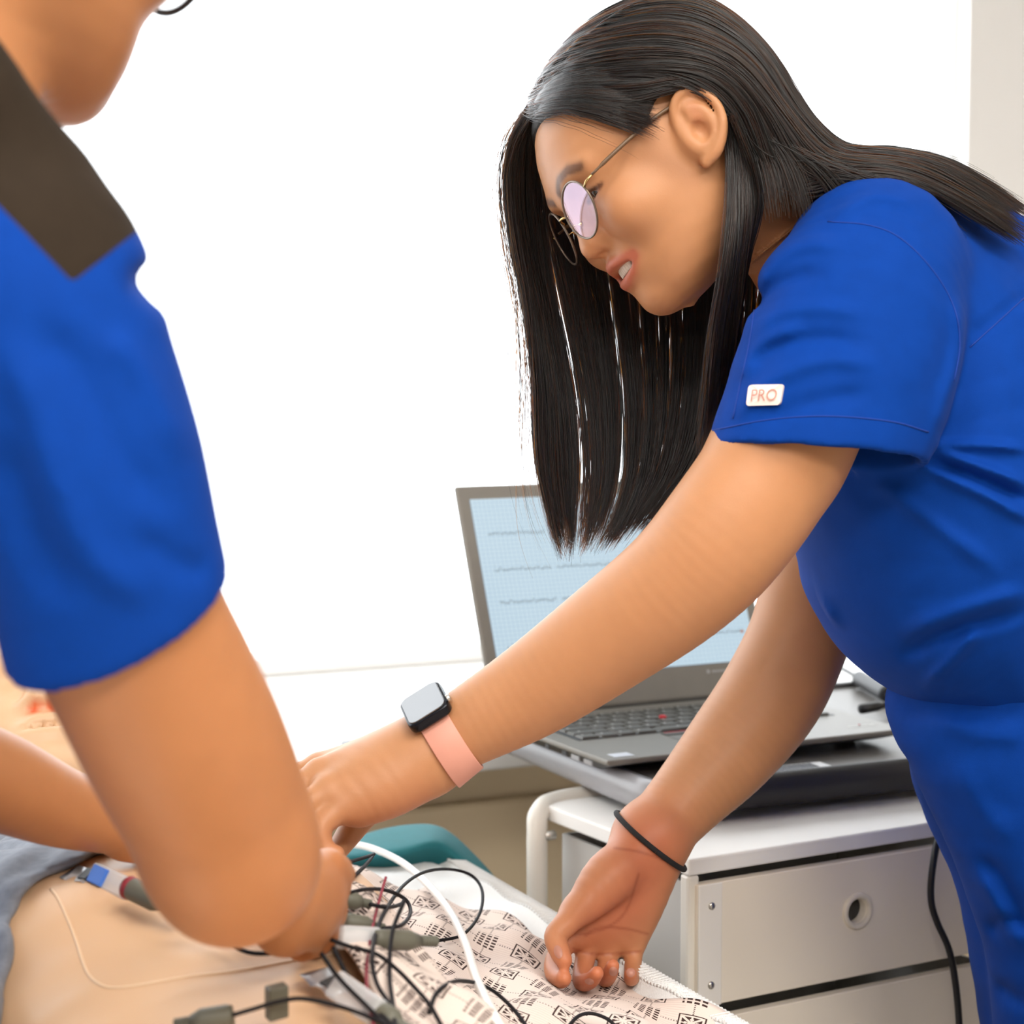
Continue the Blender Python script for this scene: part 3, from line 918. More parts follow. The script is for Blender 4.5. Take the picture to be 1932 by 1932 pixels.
for k, zt in enumerate((.694, .556, .418, .280, .142)):
    hgt = .124
    body = MB()
    tbox(body, .016, .020, .012, TD - .02, zt - hgt, zt - .006); tbox(body, TW - .020, TW - .016, .012, TD - .02, zt - hgt, zt - .006)
    tbox(body, .02, TW - .02, TD - .024, TD - .02, zt - hgt, zt - .006); tbox(body, .02, TW - .02, .012, TD - .024, zt - hgt, zt - hgt + .004)
    db = body.build('drawer', M_dside, tro)
    # front board with a round hole
    ca, cz, R_ = TW * .5, zt - hgt * .44, .0125
    fr = MB(); a0, a1, z0, z1 = .008, TW - .008, zt - hgt, zt
    n = 32
    for o_, sgn in ((-.004, 1), (.008, -1)):
        pass
    def outer(ang):
        c, s_ = math.cos(ang), math.sin(ang)
        tx = ((a1 - ca) / c) if c > 1e-6 else ((a0 - ca) / c) if c < -1e-6 else 1e9
        tz = ((z1 - cz) / s_) if s_ > 1e-6 else ((z0 - cz) / s_) if s_ < -1e-6 else 1e9
        t = min(tx, tz); return ca + c * t, cz + s_ * t
    angs = sorted(set([2 * math.pi * i / n for i in range(n)] + [math.atan2(z - cz, a - ca) % (2 * math.pi) for a in (a0, a1) for z in (z0, z1)]))
    V = []
    for ang in angs:
        oa, oz = outer(ang); ia, iz = ca + R_ * math.cos(ang), cz + R_ * math.sin(ang)
        V += [TP(oa, -.004, oz), TP(ia, -.004, iz), TP(ia, .008, iz), TP(oa, .008, oz)]
    m = len(angs)
    Fs = []
    for i in range(m):
        j = (i + 1) % m
        for e in range(4):
            f = (e + 1) % 4
            Fs.append((i * 4 + e, j * 4 + e, j * 4 + f, i * 4 + f))
    fr.add(V, Fs)
    fr.build('drawer_front', M_draw, db, bevel=.0015)
    q = MB().lathe(TP(ca, -.002, cz), -t2, [(.0120, -.004), (.0120, .003), (.0135, .0050), (.0160, .0050), (.0175, .0035), (.0178, .0015)], 32)
    q.build('ring_pull', mat('cream plastic ring', (.76, .69, .58), .45), db, smooth=True)
    for aa in (.008, TW - .036):
        q = MB(); tbox(q, aa, aa + .028, -.0065, -.004, z0, z1); q.build('corner_strip', M_white, db, bevel=.0008)
        for zz in (z1 - .022, z0 + .022):
            q = MB().lathe(TP(aa + .015, -.0065, zz), -t2, [(.0036, 0), (.0034, .0012), (.0015, .0018), (0, .0018)], 12); q.build('screw', M_metal, db, smooth=True)
for a in (.03, TW - .03):
    for b in (.03, TD - .03):
        q = MB().lathe(TP(a, b, 0) * [1, 1, 0] + EZ * .025 - t1 * .01, t1, [(0, 0), (.025, 0), (.025, .02), (0, .02)], 16); tbox(q, a - .01, a + .01, b - .01, b + .01, -.075, -.055); q.build('caster', M_dark, tro)
q = MB(); tbox(q, 0, TW, 0, TD, -.058, -.044); q.build('bottom_panel', M_tube, tro)

# ------------------------------------------------------------------ people: materials
def skin(name, base):
    m = mat(name, base, .46, sss=.14, noise=(55, .07), bump=(900, .10, .0006), spec=.42)
    return tinted(m)
M_skinw = skin('skin of the woman', (.49, .232, .108))
M_skinm = skin('skin of the man', (.45, .192, .078))
M_vinyl = tinted(mat('flesh vinyl', (.68, .44, .265), .42, noise=(9, .03), spec=.45, sss=.05))
M_scrub = mat('royal blue scrub cloth', (.0007, .039, .265), .80, noise=(70, .10), bump=(1500, .18, .0006), sheen=.02, spec=.12)
M_scrub2 = mat('blue scrub cloth', (.0007, .038, .26), .80, noise=(70, .10), bump=(1500, .18, .0006), sheen=.02, spec=.12)
M_yoke = mat('charcoal brown yoke cloth', (.026, .018, .012), .9, noise=(60, .15), bump=(1500, .15, .0006), sheen=.02, spec=.12)
M_eye = mat('eye white', (.75, .72, .70), .2)
M_iris = mat('dark iris', (.02, .012, .008), .1)
M_teeth = mat('teeth', (.78, .72, .62), .25)

def near(P, Q, r):
    """soft 0..1 nearness of points P to a polyline Q (rows x,y,z)"""
    Q = np.asarray(Q, float); best = np.full(len(P), 1e9)
    for a, b in zip(Q[:-1], Q[1:]):
        ba = b - a; t = np.clip((P - a) @ ba / (ba @ ba + 1e-12), 0, 1)
        best = np.minimum(best, ((P - a - t[:, None] * ba) ** 2).sum(1))
    return np.exp(-best / r ** 2)

def mixt(T, w, c):
    w = np.clip(w, 0, 1)[:, None]
    return T * (1 - w) + np.array(c) * w

def body_obj(fld, name, h, m, parent, tint=None, rel=1):
    V, Q = fld.mesh(name, h)
    if rel: V = relax(V, Q, rel, .4)
    me = np_mesh(name, V, Q)
    T = np.ones((len(V), 3))
    if tint: T = tint(V, T)
    set_tint(me, T)
    return link(name, me, parent, m)

# ------------------------------------------------------------------ the woman
R_w = HR(math.radians(36), math.radians(8), math.radians(18))
O_w = np.array([.116, 1.58, 1.3516])
wom = thing('person', 'woman in royal blue scrubs and glasses bending over the bed, reaching with both arms', 'person', W(1950, 2400, 1.75))
bw = Field()
HL = head(bw, R_w, O_w, 1.0, smile=True)
# neck and trunk (the trunk is under the scrub top)
nk0 = HL.pt((-.020, 0, -.020)); nk1 = W(1490, 425, 1.62); nk2 = W(1580, 520, 1.63)
bw.chain([(*nk0, .050), (*(nk0 * .5 + nk1 * .5), .049), (*nk1, .050), (*nk2, .060)], .02)
bw.pchain([(1650, 570, 1.63, 150), (1760, 740, 1.64, 190), (1820, 900, 1.65, 190), (1880, 1040, 1.66, 165), (2030, 1180, 1.69, 165)], .03, scale=(1, .8, 1))
bw.pchain([(1640, 500, 1.55, 120), (1590, 560, 1.50, 128), (1530, 720, 1.47, 124), (1470, 850, 1.455, 124)], .03)
# left arm with the watch
LWR = W(812, 1418, 1.475)
bw.pchain([(1530, 720, 1.47, 122), (1470, 858, 1.455, 127), (1372, 1002, 1.445, 127), (1278, 1103, 1.45, 117), (1140, 1207, 1.465, 104), (1003, 1303, 1.475, 90), (880, 1374, 1.475, 74), (812, 1418, 1.475, 66)], .012, sub=7)
for q in ([(812, 1418, 1.475, 62), (735, 1458, 1.462, 54), (648, 1520, 1.440, 30)],
          [(812, 1418, 1.475, 62), (730, 1448, 1.468, 54), (620, 1492, 1.445, 32)],
          [(812, 1418, 1.480, 60), (720, 1435, 1.480, 50), (604, 1460, 1.465, 30)],
          [(812, 1415, 1.485, 56), (715, 1428, 1.495, 42), (602, 1448, 1.490, 28)],
          [(790, 1450, 1.465, 56), (740, 1488, 1.455, 52), (680, 1522, 1.448, 38)]):
    bw.pchain(q, .014)
for q in ([(648, 1520, 1.440, 27), (606, 1560, 1.425, 23), (612, 1600, 1.420, 20), (634, 1612, 1.418, 17)],
          [(620, 1492, 1.445, 29), (572, 1530, 1.430, 25), (584, 1588, 1.425, 22), (618, 1622, 1.425, 19)],
          [(604, 1460, 1.465, 28), (552, 1500, 1.450, 25), (560, 1570, 1.440, 22), (600, 1625, 1.438, 19)],
          [(602, 1448, 1.490, 26), (548, 1480, 1.480, 24), (556, 1556, 1.465, 21), (600, 1610, 1.455, 18)],
          [(745, 1470, 1.500, 40), (690, 1530, 1.500, 30), (655, 1578, 1.485, 24), (632, 1612, 1.465, 19)]):
    bw.pchain(q, .004)
# right arm, palm turned to the viewer
bw.pchain([(1700, 700, 1.78, 120), (1620, 900, 1.785, 112), (1548, 1070, 1.775, 100), (1508, 1200, 1.765, 96), (1456, 1310, 1.75, 98), (1380, 1412, 1.73, 90), (1300, 1502, 1.705, 74), (1228, 1582, 1.68, 64)], .012, sub=7)
PALM = ([(1228, 1582, 1.680, 60), (1160, 1690, 1.662, 44), (1082, 1768, 1.640, 26)],
        [(1228, 1582, 1.680, 60), (1172, 1700, 1.664, 44), (1112, 1782, 1.650, 25)],
        [(1228, 1582, 1.680, 60), (1192, 1700, 1.666, 42), (1152, 1784, 1.655, 25)],
        [(1230, 1585, 1.680, 56), (1220, 1690, 1.668, 38), (1196, 1778, 1.660, 25)])
for q in PALM: bw.pchain(q, .014)
bw.pchain([(1205, 1610, 1.665, 46), (1150, 1655, 1.640, 50), (1105, 1705, 1.625, 36), (1084, 1722, 1.615, 27)], .012)
THUMB = [(1090, 1715, 1.618, 28), (1066, 1745, 1.600, 24), (1048, 1768, 1.592, 22), (1058, 1800, 1.580, 19), (1064, 1812, 1.575, 16)]
FING = [[(1080, 1764, 1.642, 22), (1050, 1806, 1.622, 20), (1046, 1834, 1.600, 19), (1058, 1848, 1.578, 17), (1064, 1846, 1.570, 15)],
        [(1110, 1782, 1.650, 20), (1100, 1828, 1.632, 18.5), (1098, 1852, 1.610, 17.5), (1114, 1850, 1.588, 16), (1126, 1836, 1.578, 13.5)],
        [(1152, 1784, 1.655, 19), (1144, 1826, 1.640, 18), (1142, 1846, 1.620, 17), (1150, 1838, 1.598, 15.5), (1156, 1822, 1.588, 13)],
        [(1196, 1778, 1.660, 19), (1194, 1818, 1.648, 17), (1193, 1840, 1.632, 16), (1191, 1846, 1.614, 14.5), (1190, 1838, 1.604, 12.5)]]
for q in FING: bw.pchain(q, .003)
bw.pchain(THUMB, .006)
def wtint(V, T):
    q = HL.inv(V)
    hd = (np.abs(q[:, 0]) < .13) & (np.abs(q[:, 2]) < .13) & (np.abs(q[:, 1]) < .1)
    up = [(.0650, .0268, -.0437), (.0740, .016, -.0412), (.0800, .006, -.0385), (.0800, 0, -.0390), (.0800, -.006, -.0385), (.0740, -.016, -.0412), (.0650, -.0268, -.0437)]
    lo = [(.0655, .0262, -.0450), (.0715, .017, -.0522), (.0765, .006, -.0555), (.0765, -.006, -.0555), (.0715, -.017, -.0522), (.0655, -.0262, -.0450)]
    flat = q.copy(); flat[:, 0] = 0
    fr0 = hd & (q[:, 0] > .05)
    z0 = lambda Q: [(0, b_, c_) for _, b_, c_ in Q]
    lw = np.clip(np.maximum(near(flat, z0(up), .0042), near(flat, z0(lo), .0050)) * 1.6, 0, 1) * fr0
    T = mixt(T, lw * 1.0, (.86, .52, .62))
    T = mixt(T, near(q, [(.072, 0, -.047), (.066, .015, -.047), (.066, -.015, -.047)], .006) * hd * (q[:, 0] < .071), (.30, .10, .12))
    for s in (1, -1):
        br = [(.0785, .010 * s, .0285), (.0765, .022 * s, .0345), (.0700, .036 * s, .0350), (.0610, .046 * s, .0300)]
        T = mixt(T, np.clip(near(flat, z0(br), .0034) * 1.5, 0, 1) * fr0 * .85, (.16, .14, .15))
        T = mixt(T, near(q, [(.060, .040 * s, -.014), (.066, .028 * s, -.010)], .018) * hd * .30, (1.0, .72, .66))
        T = mixt(T, np.clip(near(flat, [(0, .018 * s, .0095), (0, .031 * s, .0128), (0, .046 * s, .0100)], .0018) * 1.5, 0, 1) * fr0 * .9, (.08, .06, .06))
        T = mixt(T, np.clip(near(flat, [(0, .019 * s, .0080), (0, .031 * s, .0050), (0, .045 * s, .0085)], .0010) * 1.3, 0, 1) * fr0 * .6, (.20, .12, .12))
        T = mixt(T, near(q, [(.060, .045 * s, .008), (.068, .03 * s, .006)], .006) * hd * .35, (.72, .52, .48))
        T = mixt(T, near(q, [(.040, .069 * s, .016), (.020, .070 * s, -.006), (.012, .069 * s, -.022)], .011) * hd * .45, (.55, .48, .46))
        T = mixt(T, near(q, [(-.010, .086 * s, -.003), (-.014, .084 * s, .014)], .006) * hd * .45, (.80, .50, .45))
    T = mixt(T, near(q, [(.082, 0, -.019)], .011) * hd * .25 if False else near(q, [(.082, -.004, -.021), (.082, .004, -.021)], .012) * hd * .25, (1.0, .70, .62))
    # palm and fingers of the right hand are redder
    pl = np.array([W(x, y, Y) for x, y, Y in ((1222, 1600, 1.65), (1180, 1700, 1.635), (1130, 1780, 1.61), (1110, 1840, 1.59))])
    T = mixt(T, near(V, pl, .042) * .85, (1.0, .60, .64))
    tips = np.array([W(*q_[-1][:3]) for q_ in FING] + [W(*THUMB[-1][:3])])
    for t in tips: T = mixt(T, near(V, [t, t + 1e-4], .009) * .6, (1.0, .62, .58))
    cre = [[(1205, 1650, 1.64), (1180, 1720, 1.635), (1140, 1752, 1.625), (1085, 1765, 1.62)], [(1222, 1762, 1.64), (1180, 1752, 1.632), (1130, 1750, 1.625), (1105, 1765, 1.62)], [(1082, 1790, 1.63), (1110, 1798, 1.632), (1150, 1800, 1.638), (1208, 1795, 1.645)], [(1160, 1600, 1.64), (1210, 1608, 1.64), (1270, 1628, 1.655)]]
    P2 = project(V)
    rhand = (np.abs(P2[:, 0] - 1160) < 140) & (P2[:, 1] > 1570) & (V[:, 1] < 1.66)
    for c in cre:
        c2 = spline(np.array([(x, y, 0) for x, y, _ in c], float), 5)
        w = near(np.c_[P2, np.zeros(len(P2))], c2, 3.0) * rhand
        T = mixt(T, w * .65, (.62, .34, .34))
    for x, y, w, ym in ((1053, 1796, 9, 1.588), (1158, 1834, 8, 1.61), (1190, 1833, 8, 1.622), (1112, 1850, 6, 1.59)):
        w_ = np.exp(-(((P2[:, 0] - x) / w) ** 2 + ((P2[:, 1] - y) / (w * 1.3)) ** 2) ** 2) * (V[:, 1] < ym)
        T = mixt(T, w_ * .8, (.95, .70, .74))
    # reddish knuckles and edge of the left hand
    T = mixt(T, near(V, [W(780, 1515, 1.45), W(690, 1555, 1.44), W(640, 1590, 1.43)], .020) * .5, (.98, .64, .62))
    return T
ob = body_obj(bw, 'body', .0018, M_skinw, wom, wtint)

# eyes, teeth, nails
for s in (1, -1):
    c = HL.pt((.0570, .031 * s, .0115))
    g = R_w @ np.array([.90, .0, -.43])
    me = MB().lathe(c, g, [(.0118 * math.sin(a), .0118 * math.cos(a)) for a in np.linspace(math.pi, 0, 18)], 24)
    me.m = [1 if np.dot(np.mean([np.array(me.v[i]) for i in f], 0) - c, g) > .0104 else 0 for f in me.f]
    me.build('eyeball', [M_eye, M_iris], wom, smooth=True)
for i in range(8):
    a = (i - 3.5) * .155
    p = np.array([.0560 + .0165 * math.cos(a), .0205 * math.sin(a) / math.sin(.62) * .72, -.0462])
    wx = .0027
    ty = np.array([-math.sin(a), math.cos(a), 0]); nx = np.array([math.cos(a), math.sin(a), 0])
    MB().box(HL.pt(p), R_w @ ty * wx, R_w @ nx * .0016, R_w @ np.array([0, 0, 1.]) * .0042).build('tooth', M_teeth, wom, bevel=.0012, smooth=True)

# scrub top
st = Field()
st.pchain([(1660, 490, 1.66, 140), (1760, 510, 1.67, 162), (1860, 580, 1.68, 176), (1980, 700, 1.69, 205), (2060, 900, 1.69, 215), (2080, 1120, 1.69, 225)], .03, scale=(1, .74, 1))
st.pchain([(1570, 500, 1.62, 128), (1640, 540, 1.62, 195), (1740, 700, 1.63, 262), (1790, 880, 1.63, 290), (1790, 1020, 1.64, 285), (1850, 1090, 1.65, 268), (2010, 1180, 1.68, 262)], .03, scale=(1, .74, 1))
st.pchain([(1660, 470, 1.57, 128), (1640, 520, 1.53, 160)], .03, scale=(1, .9, 1))
slo = Field()
sl_nodes = [(1650, 505, 1.515, 168), (1618, 600, 1.485, 192), (1592, 700, 1.470, 203), (1560, 800, 1.460, 204), (1530, 900, 1.452, 206), (1500, 1000, 1.445, 208)]
slo.pchain(sl_nodes, .01, scale=(1, 1.15, 1))
for pix, amp, w in (
    ([(1418, 560), (1450, 500), (1520, 460), (1600, 470)], 0.0051, 17), ([(1412, 600), (1470, 540), (1560, 510)], -0.0051, 17),
    ([(1405, 640), (1470, 590), (1560, 580), (1640, 600)], 0.0047, 17), ([(1395, 720), (1440, 650), (1520, 610)], 0.0051, 17),
    ([(1400, 700), (1450, 660), (1540, 640), (1650, 650)], -0.0047, 17), ([(1380, 790), (1450, 720), (1560, 680), (1660, 690)], 0.0047, 17),
    ([(1420, 800), (1530, 760), (1650, 740)], -0.0041, 17), ([(1800, 560), (1812, 640), (1790, 740), (1745, 860)], 0.0051, 17)):
    slo.fold(pix, amp, w, (1.33, 1.53))
hemc = W(1537, 862, 1.455); hn = np.array([-.075, -.17, -1.0])
slv = Field()
slv.shell(slo, .0082, W(1592, 700, 1.47), hn)
slv.cut(hemc, hn, .003)
st.sub(slv, .012)
sl2 = Field()
sl2.pchain([(1700, 520, 1.76, 150), (1660, 640, 1.80, 165), (1640, 780, 1.81, 160)], .01)
sl2.cut(W(1640, 800, 1.81), (-.1, 0, -1), .003)
st.sub(sl2, .02)
# folds
for pix, amp, w in (
    ([(1560, 420), (1650, 370), (1740, 390)], .004, 14),
    ([(1830, 640), (1880, 600), (1960, 540)], -.003, 16),
    ([(1760, 850), (1850, 880), (1950, 920)], .006, 10), ([(1740, 880), (1850, 930), (1960, 990)], .006, 12), ([(1760, 840), (1860, 840), (1950, 850)], .005, 10), ([(1750, 870), (1850, 905), (1950, 950)], -.005, 10),
    ([(1640, 900), (1750, 980), (1900, 1090)], .003, 16), ([(1690, 1240), (1800, 1190), (1950, 1150)], -.006, 16), ([(1700, 1200), (1820, 1150), (1950, 1110)], .005, 18),
    ([(1740, 1300), (1800, 1240), (1850, 1180)], .005, 14), ([(1500, 1060), (1530, 1120), (1590, 1190)], .004, 16)):
    st.fold(pix, amp, w, (1.33, 1.60))
rp = lambda P, c=None, rd=0: .0007 * np.sin(P[:, 0] * 95 + 3 * np.sin(P[:, 2] * 40)) * np.sin(P[:, 2] * 60 + 2 * np.sin(P[:, 0] * 50)) 
st.ripple((-1, 1, 0), (2, 3, 3), rp)
V, Q = st.mesh('scrub_top', .0024)
V = relax(V, Q, 1, .4)
top = link('scrub_top', np_mesh('scrub_top', V, Q), wom, M_scrub)

def on_surface(fld, pix, lift=.0006, n=6):
    P = fld.hits(spline(np.array(pix, float), n))
    P = P[~np.isnan(P[:, 0])]
    d = CAM - P
    return list(P + d / np.linalg.norm(d, axis=1)[:, None] * lift)
M_seam = mat('darker blue stitching', (.002, .035, .26), .85)
for pix in ([(1562, 418), (1640, 425), (1700, 450), (1760, 510), (1800, 580), (1811, 650), (1800, 720)],
            [(1345, 812), (1450, 792), (1560, 785), (1680, 795), (1752, 815)],
            [(1424, 575), (1415, 640), (1398, 720), (1383, 790)],
            [(1935, 560), (1880, 610), (1830, 655)]):
    MB().tube(on_surface(st, pix, -.0001), .0007, 6).build('seam', M_seam, top, smooth=True)
# label on the sleeve
M_lab = mat('cream rubber label', (.82, .72, .66), .5); M_labt = mat('dusty red lettering', (.56, .27, .22), .6)
def patch(fld, c00, c10, c11, c01, nx, ny, lift):
    pix = []
    for j in range(ny + 1):
        for i in range(nx + 1):
            s, t = i / nx, j / ny
            pix.append([(1 - t) * ((1 - s) * c00[q] + s * c10[q]) + t * ((1 - s) * c01[q] + s * c11[q]) for q in (0, 1)])
    P = fld.hits(pix); d = CAM - P
    return (P + d / np.linalg.norm(d, axis=1)[:, None] * lift).reshape(ny + 1, nx + 1, 3)
G = patch(st, (1410, 766), (1474, 764), (1481, 725), (1415, 726), 12, 8, .0)
for _ in range(1):
    G[1:-1, 1:-1] = (G[:-2, 1:-1] + G[2:, 1:-1] + G[1:-1, :-2] + G[1:-1, 2:]) / 4
nrm = np.cross(G[4, 12] - G[4, 0], G[8, 6] - G[0, 6]); nrm /= np.linalg.norm(nrm)
if nrm @ (CAM - G[4, 6]) < 0: nrm = -nrm
def bil(s, t, o):
    fx = min(max(s, 0), 1) * 12; fy = min(max(t, 0), 1) * 8; i = min(int(fx), 11); j = min(int(fy), 7); a, b = fx - i, fy - j
    return (1 - a) * (1 - b) * G[j, i] + a * (1 - b) * G[j, i + 1] + (1 - a) * b * G[j + 1, i] + a * b * G[j + 1, i + 1] + nrm * o
lab = MB()
oc = []
for cx, cy, a0 in ((.9, .16, -90), (.9, .84, 0), (.1, .84, 90), (.1, .16, 180)):
    for k in range(5):
        a = math.radians(a0 + k * 22.5); oc.append((cx + .1 * math.cos(a), cy + .16 * math.sin(a)))
n = len(oc)
lab.add([bil(.5, .5, .0034)] + [bil(s, t, .0032) for s, t in oc] + [bil(s, t, .0) for s, t in oc], [(0, 1 + i, 1 + (i + 1) % n) for i in range(n)] + [(1 + i, 1 + n + i, 1 + n + (i + 1) % n, 1 + (i + 1) % n) for i in range(n)])
lab.build('sleeve_label', M_lab, top)
tv, tf = text_mesh('PRO', 1.0)
w_ = tv[:, 0].max() - tv[:, 0].min(); h_ = tv[:, 1].max() - tv[:, 1].min()
lt = MB(); lt.add([bil(.5 + (x - (tv[:, 0].max() + tv[:, 0].min()) / 2) / w_ * .74, .5 + (y - (tv[:, 1].max() + tv[:, 1].min()) / 2) / h_ * .56, .0040) for x, y, _ in tv], tf)
lt.build('label_lettering', M_labt, top)

# trousers
tr_ = Field()
tr_.pchain([(1960, 1230, 1.70, 262), (1990, 1420, 1.72, 268), (2030, 1600, 1.73, 235), (2060, 1850, 1.74, 215), (2080, 2200, 1.76, 190)], .03, scale=(1, .8, 1))
tr_.pchain([(1950, 1330, 1.64, 262), (2000, 1500, 1.63, 232), (2060, 1750, 1.64, 205), (2080, 2000, 1.66, 196), (2090, 2300, 1.68, 180)], .012)
tr_.pchain([(1720, 1330, 1.645, 34), (1760, 1350, 1.62, 60), (1840, 1400, 1.60, 90)], .03)
for pix, amp, w in (([(1690, 1320), (1740, 1345), (1850, 1340), (1940, 1350)], -.006, 12), ([(1740, 1345), (1850, 1385), (1940, 1390)], .005, 16), ([(1850, 1610), (1900, 1680), (1940, 1760)], -.007, 14), ([(1840, 1640), (1890, 1720), (1940, 1800)], .005, 16), ([(1860, 1760), (1900, 1740), (1950, 1745)], -.006, 14), ([(1800, 1430), (1850, 1520), (1920, 1600)], .004, 20), ([(1880, 1850), (1910, 1880), (1945, 1895)], -.005, 14)):
    tr_.fold(pix, amp, w, (1.40, 1.68))
tr_.ripple((-1, 1, 0), (2, 3, 3), rp)
M_shoe_w = mat('white trainer', (.75, .75, .75), .5)
for px_, py_, Y_, r_ in ((2080, 2200, 1.76, .084), (2090, 2300, 1.68, .080)):
    a0 = W(px_, py_, Y_)
    tr_.chain([(*a0, r_), (a0[0], a0[1], .40, .075), (a0[0], a0[1], .09, .066)], .02)
    g0 = a0 * [1, 1, 0]
    MB().tube([g0 + [.06, 0, .045], g0 + [-.02, 0, .05], g0 + [-.12, 0, .04], g0 + [-.16, 0, .034]], [.032, .042, .04, .02], 12).build('shoe', M_shoe_w, wom, smooth=True)
V, Q = tr_.mesh('scrub_trousers', .0046)
V = relax(V, Q, 2, .5)
link('scrub_trousers', np_mesh('scrub_trousers', V, Q), wom, M_scrub2)

# ------------------------------------------------------------------ hair of the woman
M_hair = bpy.data.materials.new('dark brown hair'); M_hair.use_nodes = True
nt = M_hair.node_tree; nt.nodes.remove(nt.nodes['Principled BSDF'])
hb = nt.nodes.new('ShaderNodeBsdfHairPrincipled')
try: hb.model = 'CHIANG'
except Exception: pass
hb.parametrization = 'MELANIN'
hb.inputs['Melanin'].default_value = .97; hb.inputs['Melanin Redness'].default_value = .45
hb.inputs['Roughness'].default_value = .28; hb.inputs['Radial Roughness'].default_value = .45
hb.inputs['Random Color'].default_value = .25
nt.links.new(hb.outputs[0], nt.nodes['Material Output'].inputs['Surface'])
M_scalp = mat('dark hair mass', (.012, .010, .009), .55, bump=(300, .3, .001), stretch=(1, 1, 4))
hc = Field()
hc.op('+', lambda P, c=None, rd=0: head_base(HL.inv(P), .0045), O_w - .15, O_w + .15, .004)
# open the face, the ears and the neck
def facecut(P, c=None, rd=0):
    q = HL.inv(P)
    # keep what is above/behind the hairline
    line = np.interp(q[:, 0], [-.12, -.065, -.052, -.038, -.012, .0, .02, .035, .05, .07, .09], [-.09, -.06, -.02, .036, .036, .036, .024, .043, .064, .098, .118])
    return (q[:, 2] - line) * .7
hc.op('&', lambda P, c=None, rd=0: -facecut(P), O_w - .2, O_w + .2, .006)
hc.pchain([(1360, 215, 1.57, 85), (1420, 285, 1.59, 90), (1500, 325, 1.61, 60)], .02)
hc.pchain([(1560, 322, 1.60, 40), (1660, 318, 1.60, 32), (1760, 344, 1.60, 24), (1880, 405, 1.60, 6)], .02, scale=(1, .5, 1))
V, Q = hc.mesh('hair', .0028)
V = relax(V, Q, 2, .5)
hair = link('hair', np_mesh('hair', V, Q), wom, M_scalp)

def strands(sheets, name, parent, m, seed=3, push=None):
    rng = np.random.default_rng(seed)
    pts = []; rads = []; sizes = []
    for guides, count, jit, clump, rr, steps, vary in sheets:
        Gs = []
        for g in guides:
            p3 = np.array([W(*p) for p in g])
            s = spline(p3, 10)
            L = np.concatenate([[0], np.cumsum(np.linalg.norm(np.diff(s, axis=0), axis=1))])
            tt = np.linspace(0, L[-1], steps)
            Gs.append(np.stack([np.interp(tt, L, s[:, i]) for i in range(3)], 1))
        Gs = np.array(Gs); ng = len(Gs)
        # clump centres along the guide index
        nc = max(4, int(clump))
        cc = rng.uniform(0, ng - 1, nc); coff = rng.normal(0, 1, (nc, 3)); clen = rng.uniform(1 - vary * .6, 1.0, nc)
        for _ in range(count):
            ci = rng.integers(nc)
            t0 = rng.uniform(0, ng - 1)
            ci = np.argmin(np.abs(cc - t0) + rng.uniform(0, .15, nc))
            te = cc[ci] + (t0 - cc[ci]) * .35
            f = np.linspace(0, 1, steps)
            t = t0 + (te - t0) * f ** 2
            t = np.clip(t, 0, ng - 1.0001)
            i = t.astype(int); a = (t - i)[:, None]
            ar = np.arange(steps)
            # smooth interpolation between neighbouring guides
            P = Gs[i, ar] * (1 - a) + Gs[np.minimum(i + 1, ng - 1), ar] * a
            off = rng.normal(0, 1, 3) * jit
            wob = rng.normal(0, 1, (4, 3)) * jit * .7
            wv = np.stack([np.interp(f, [0, .33, .66, 1], wob[:, q]) for q in range(3)], 1)
            P = P + off * (.35 + .65 * f)[:, None] + wv + coff[ci] * jit * 1.2 * (f ** 1.5)[:, None]
            end = clen[ci] * rng.uniform(1 - vary, 1.0)
            if end < .999:
                fe = f * end
                P = np.stack([np.interp(fe, f, P[:, q]) for q in range(3)], 1)
            pts.append(P); sizes.append(steps)
            rads.append(rr * rng.uniform(.7, 1.2) * np.interp(f, [0, .1, .8, 1], [.8, 1, .85, .25]))
    P = np.concatenate(pts)
    if push is not None:
        q = push.inv(P)
        mk = (np.abs(q) < .15).all(1)
        qm = q[mk]; d = head_base(qm); e = 1e-3
        want = np.repeat(rng.uniform(.0050, .0085, len(sizes)), sizes)[mk]
        g = np.stack([head_base(qm + np.eye(3)[i] * e) - d for i in range(3)], 1)
        g /= np.linalg.norm(g, axis=1)[:, None] + 1e-9
        mv = np.clip(want - d, 0, .03)
        P[mk] = push.pt(qm + g * mv[:, None])
    P = P.astype(np.float32)
    cv = bpy.data.hair_curves.new(name)
    cv.add_curves(sizes)
    cv.position_data.foreach_set('vector', P.ravel())
    ra = cv.attributes.get('radius') or cv.attributes.new('radius', 'FLOAT', 'POINT')
    ra.data.foreach_set('value', np.concatenate(rads).astype(np.float32))
    return link(name, cv, parent, m)

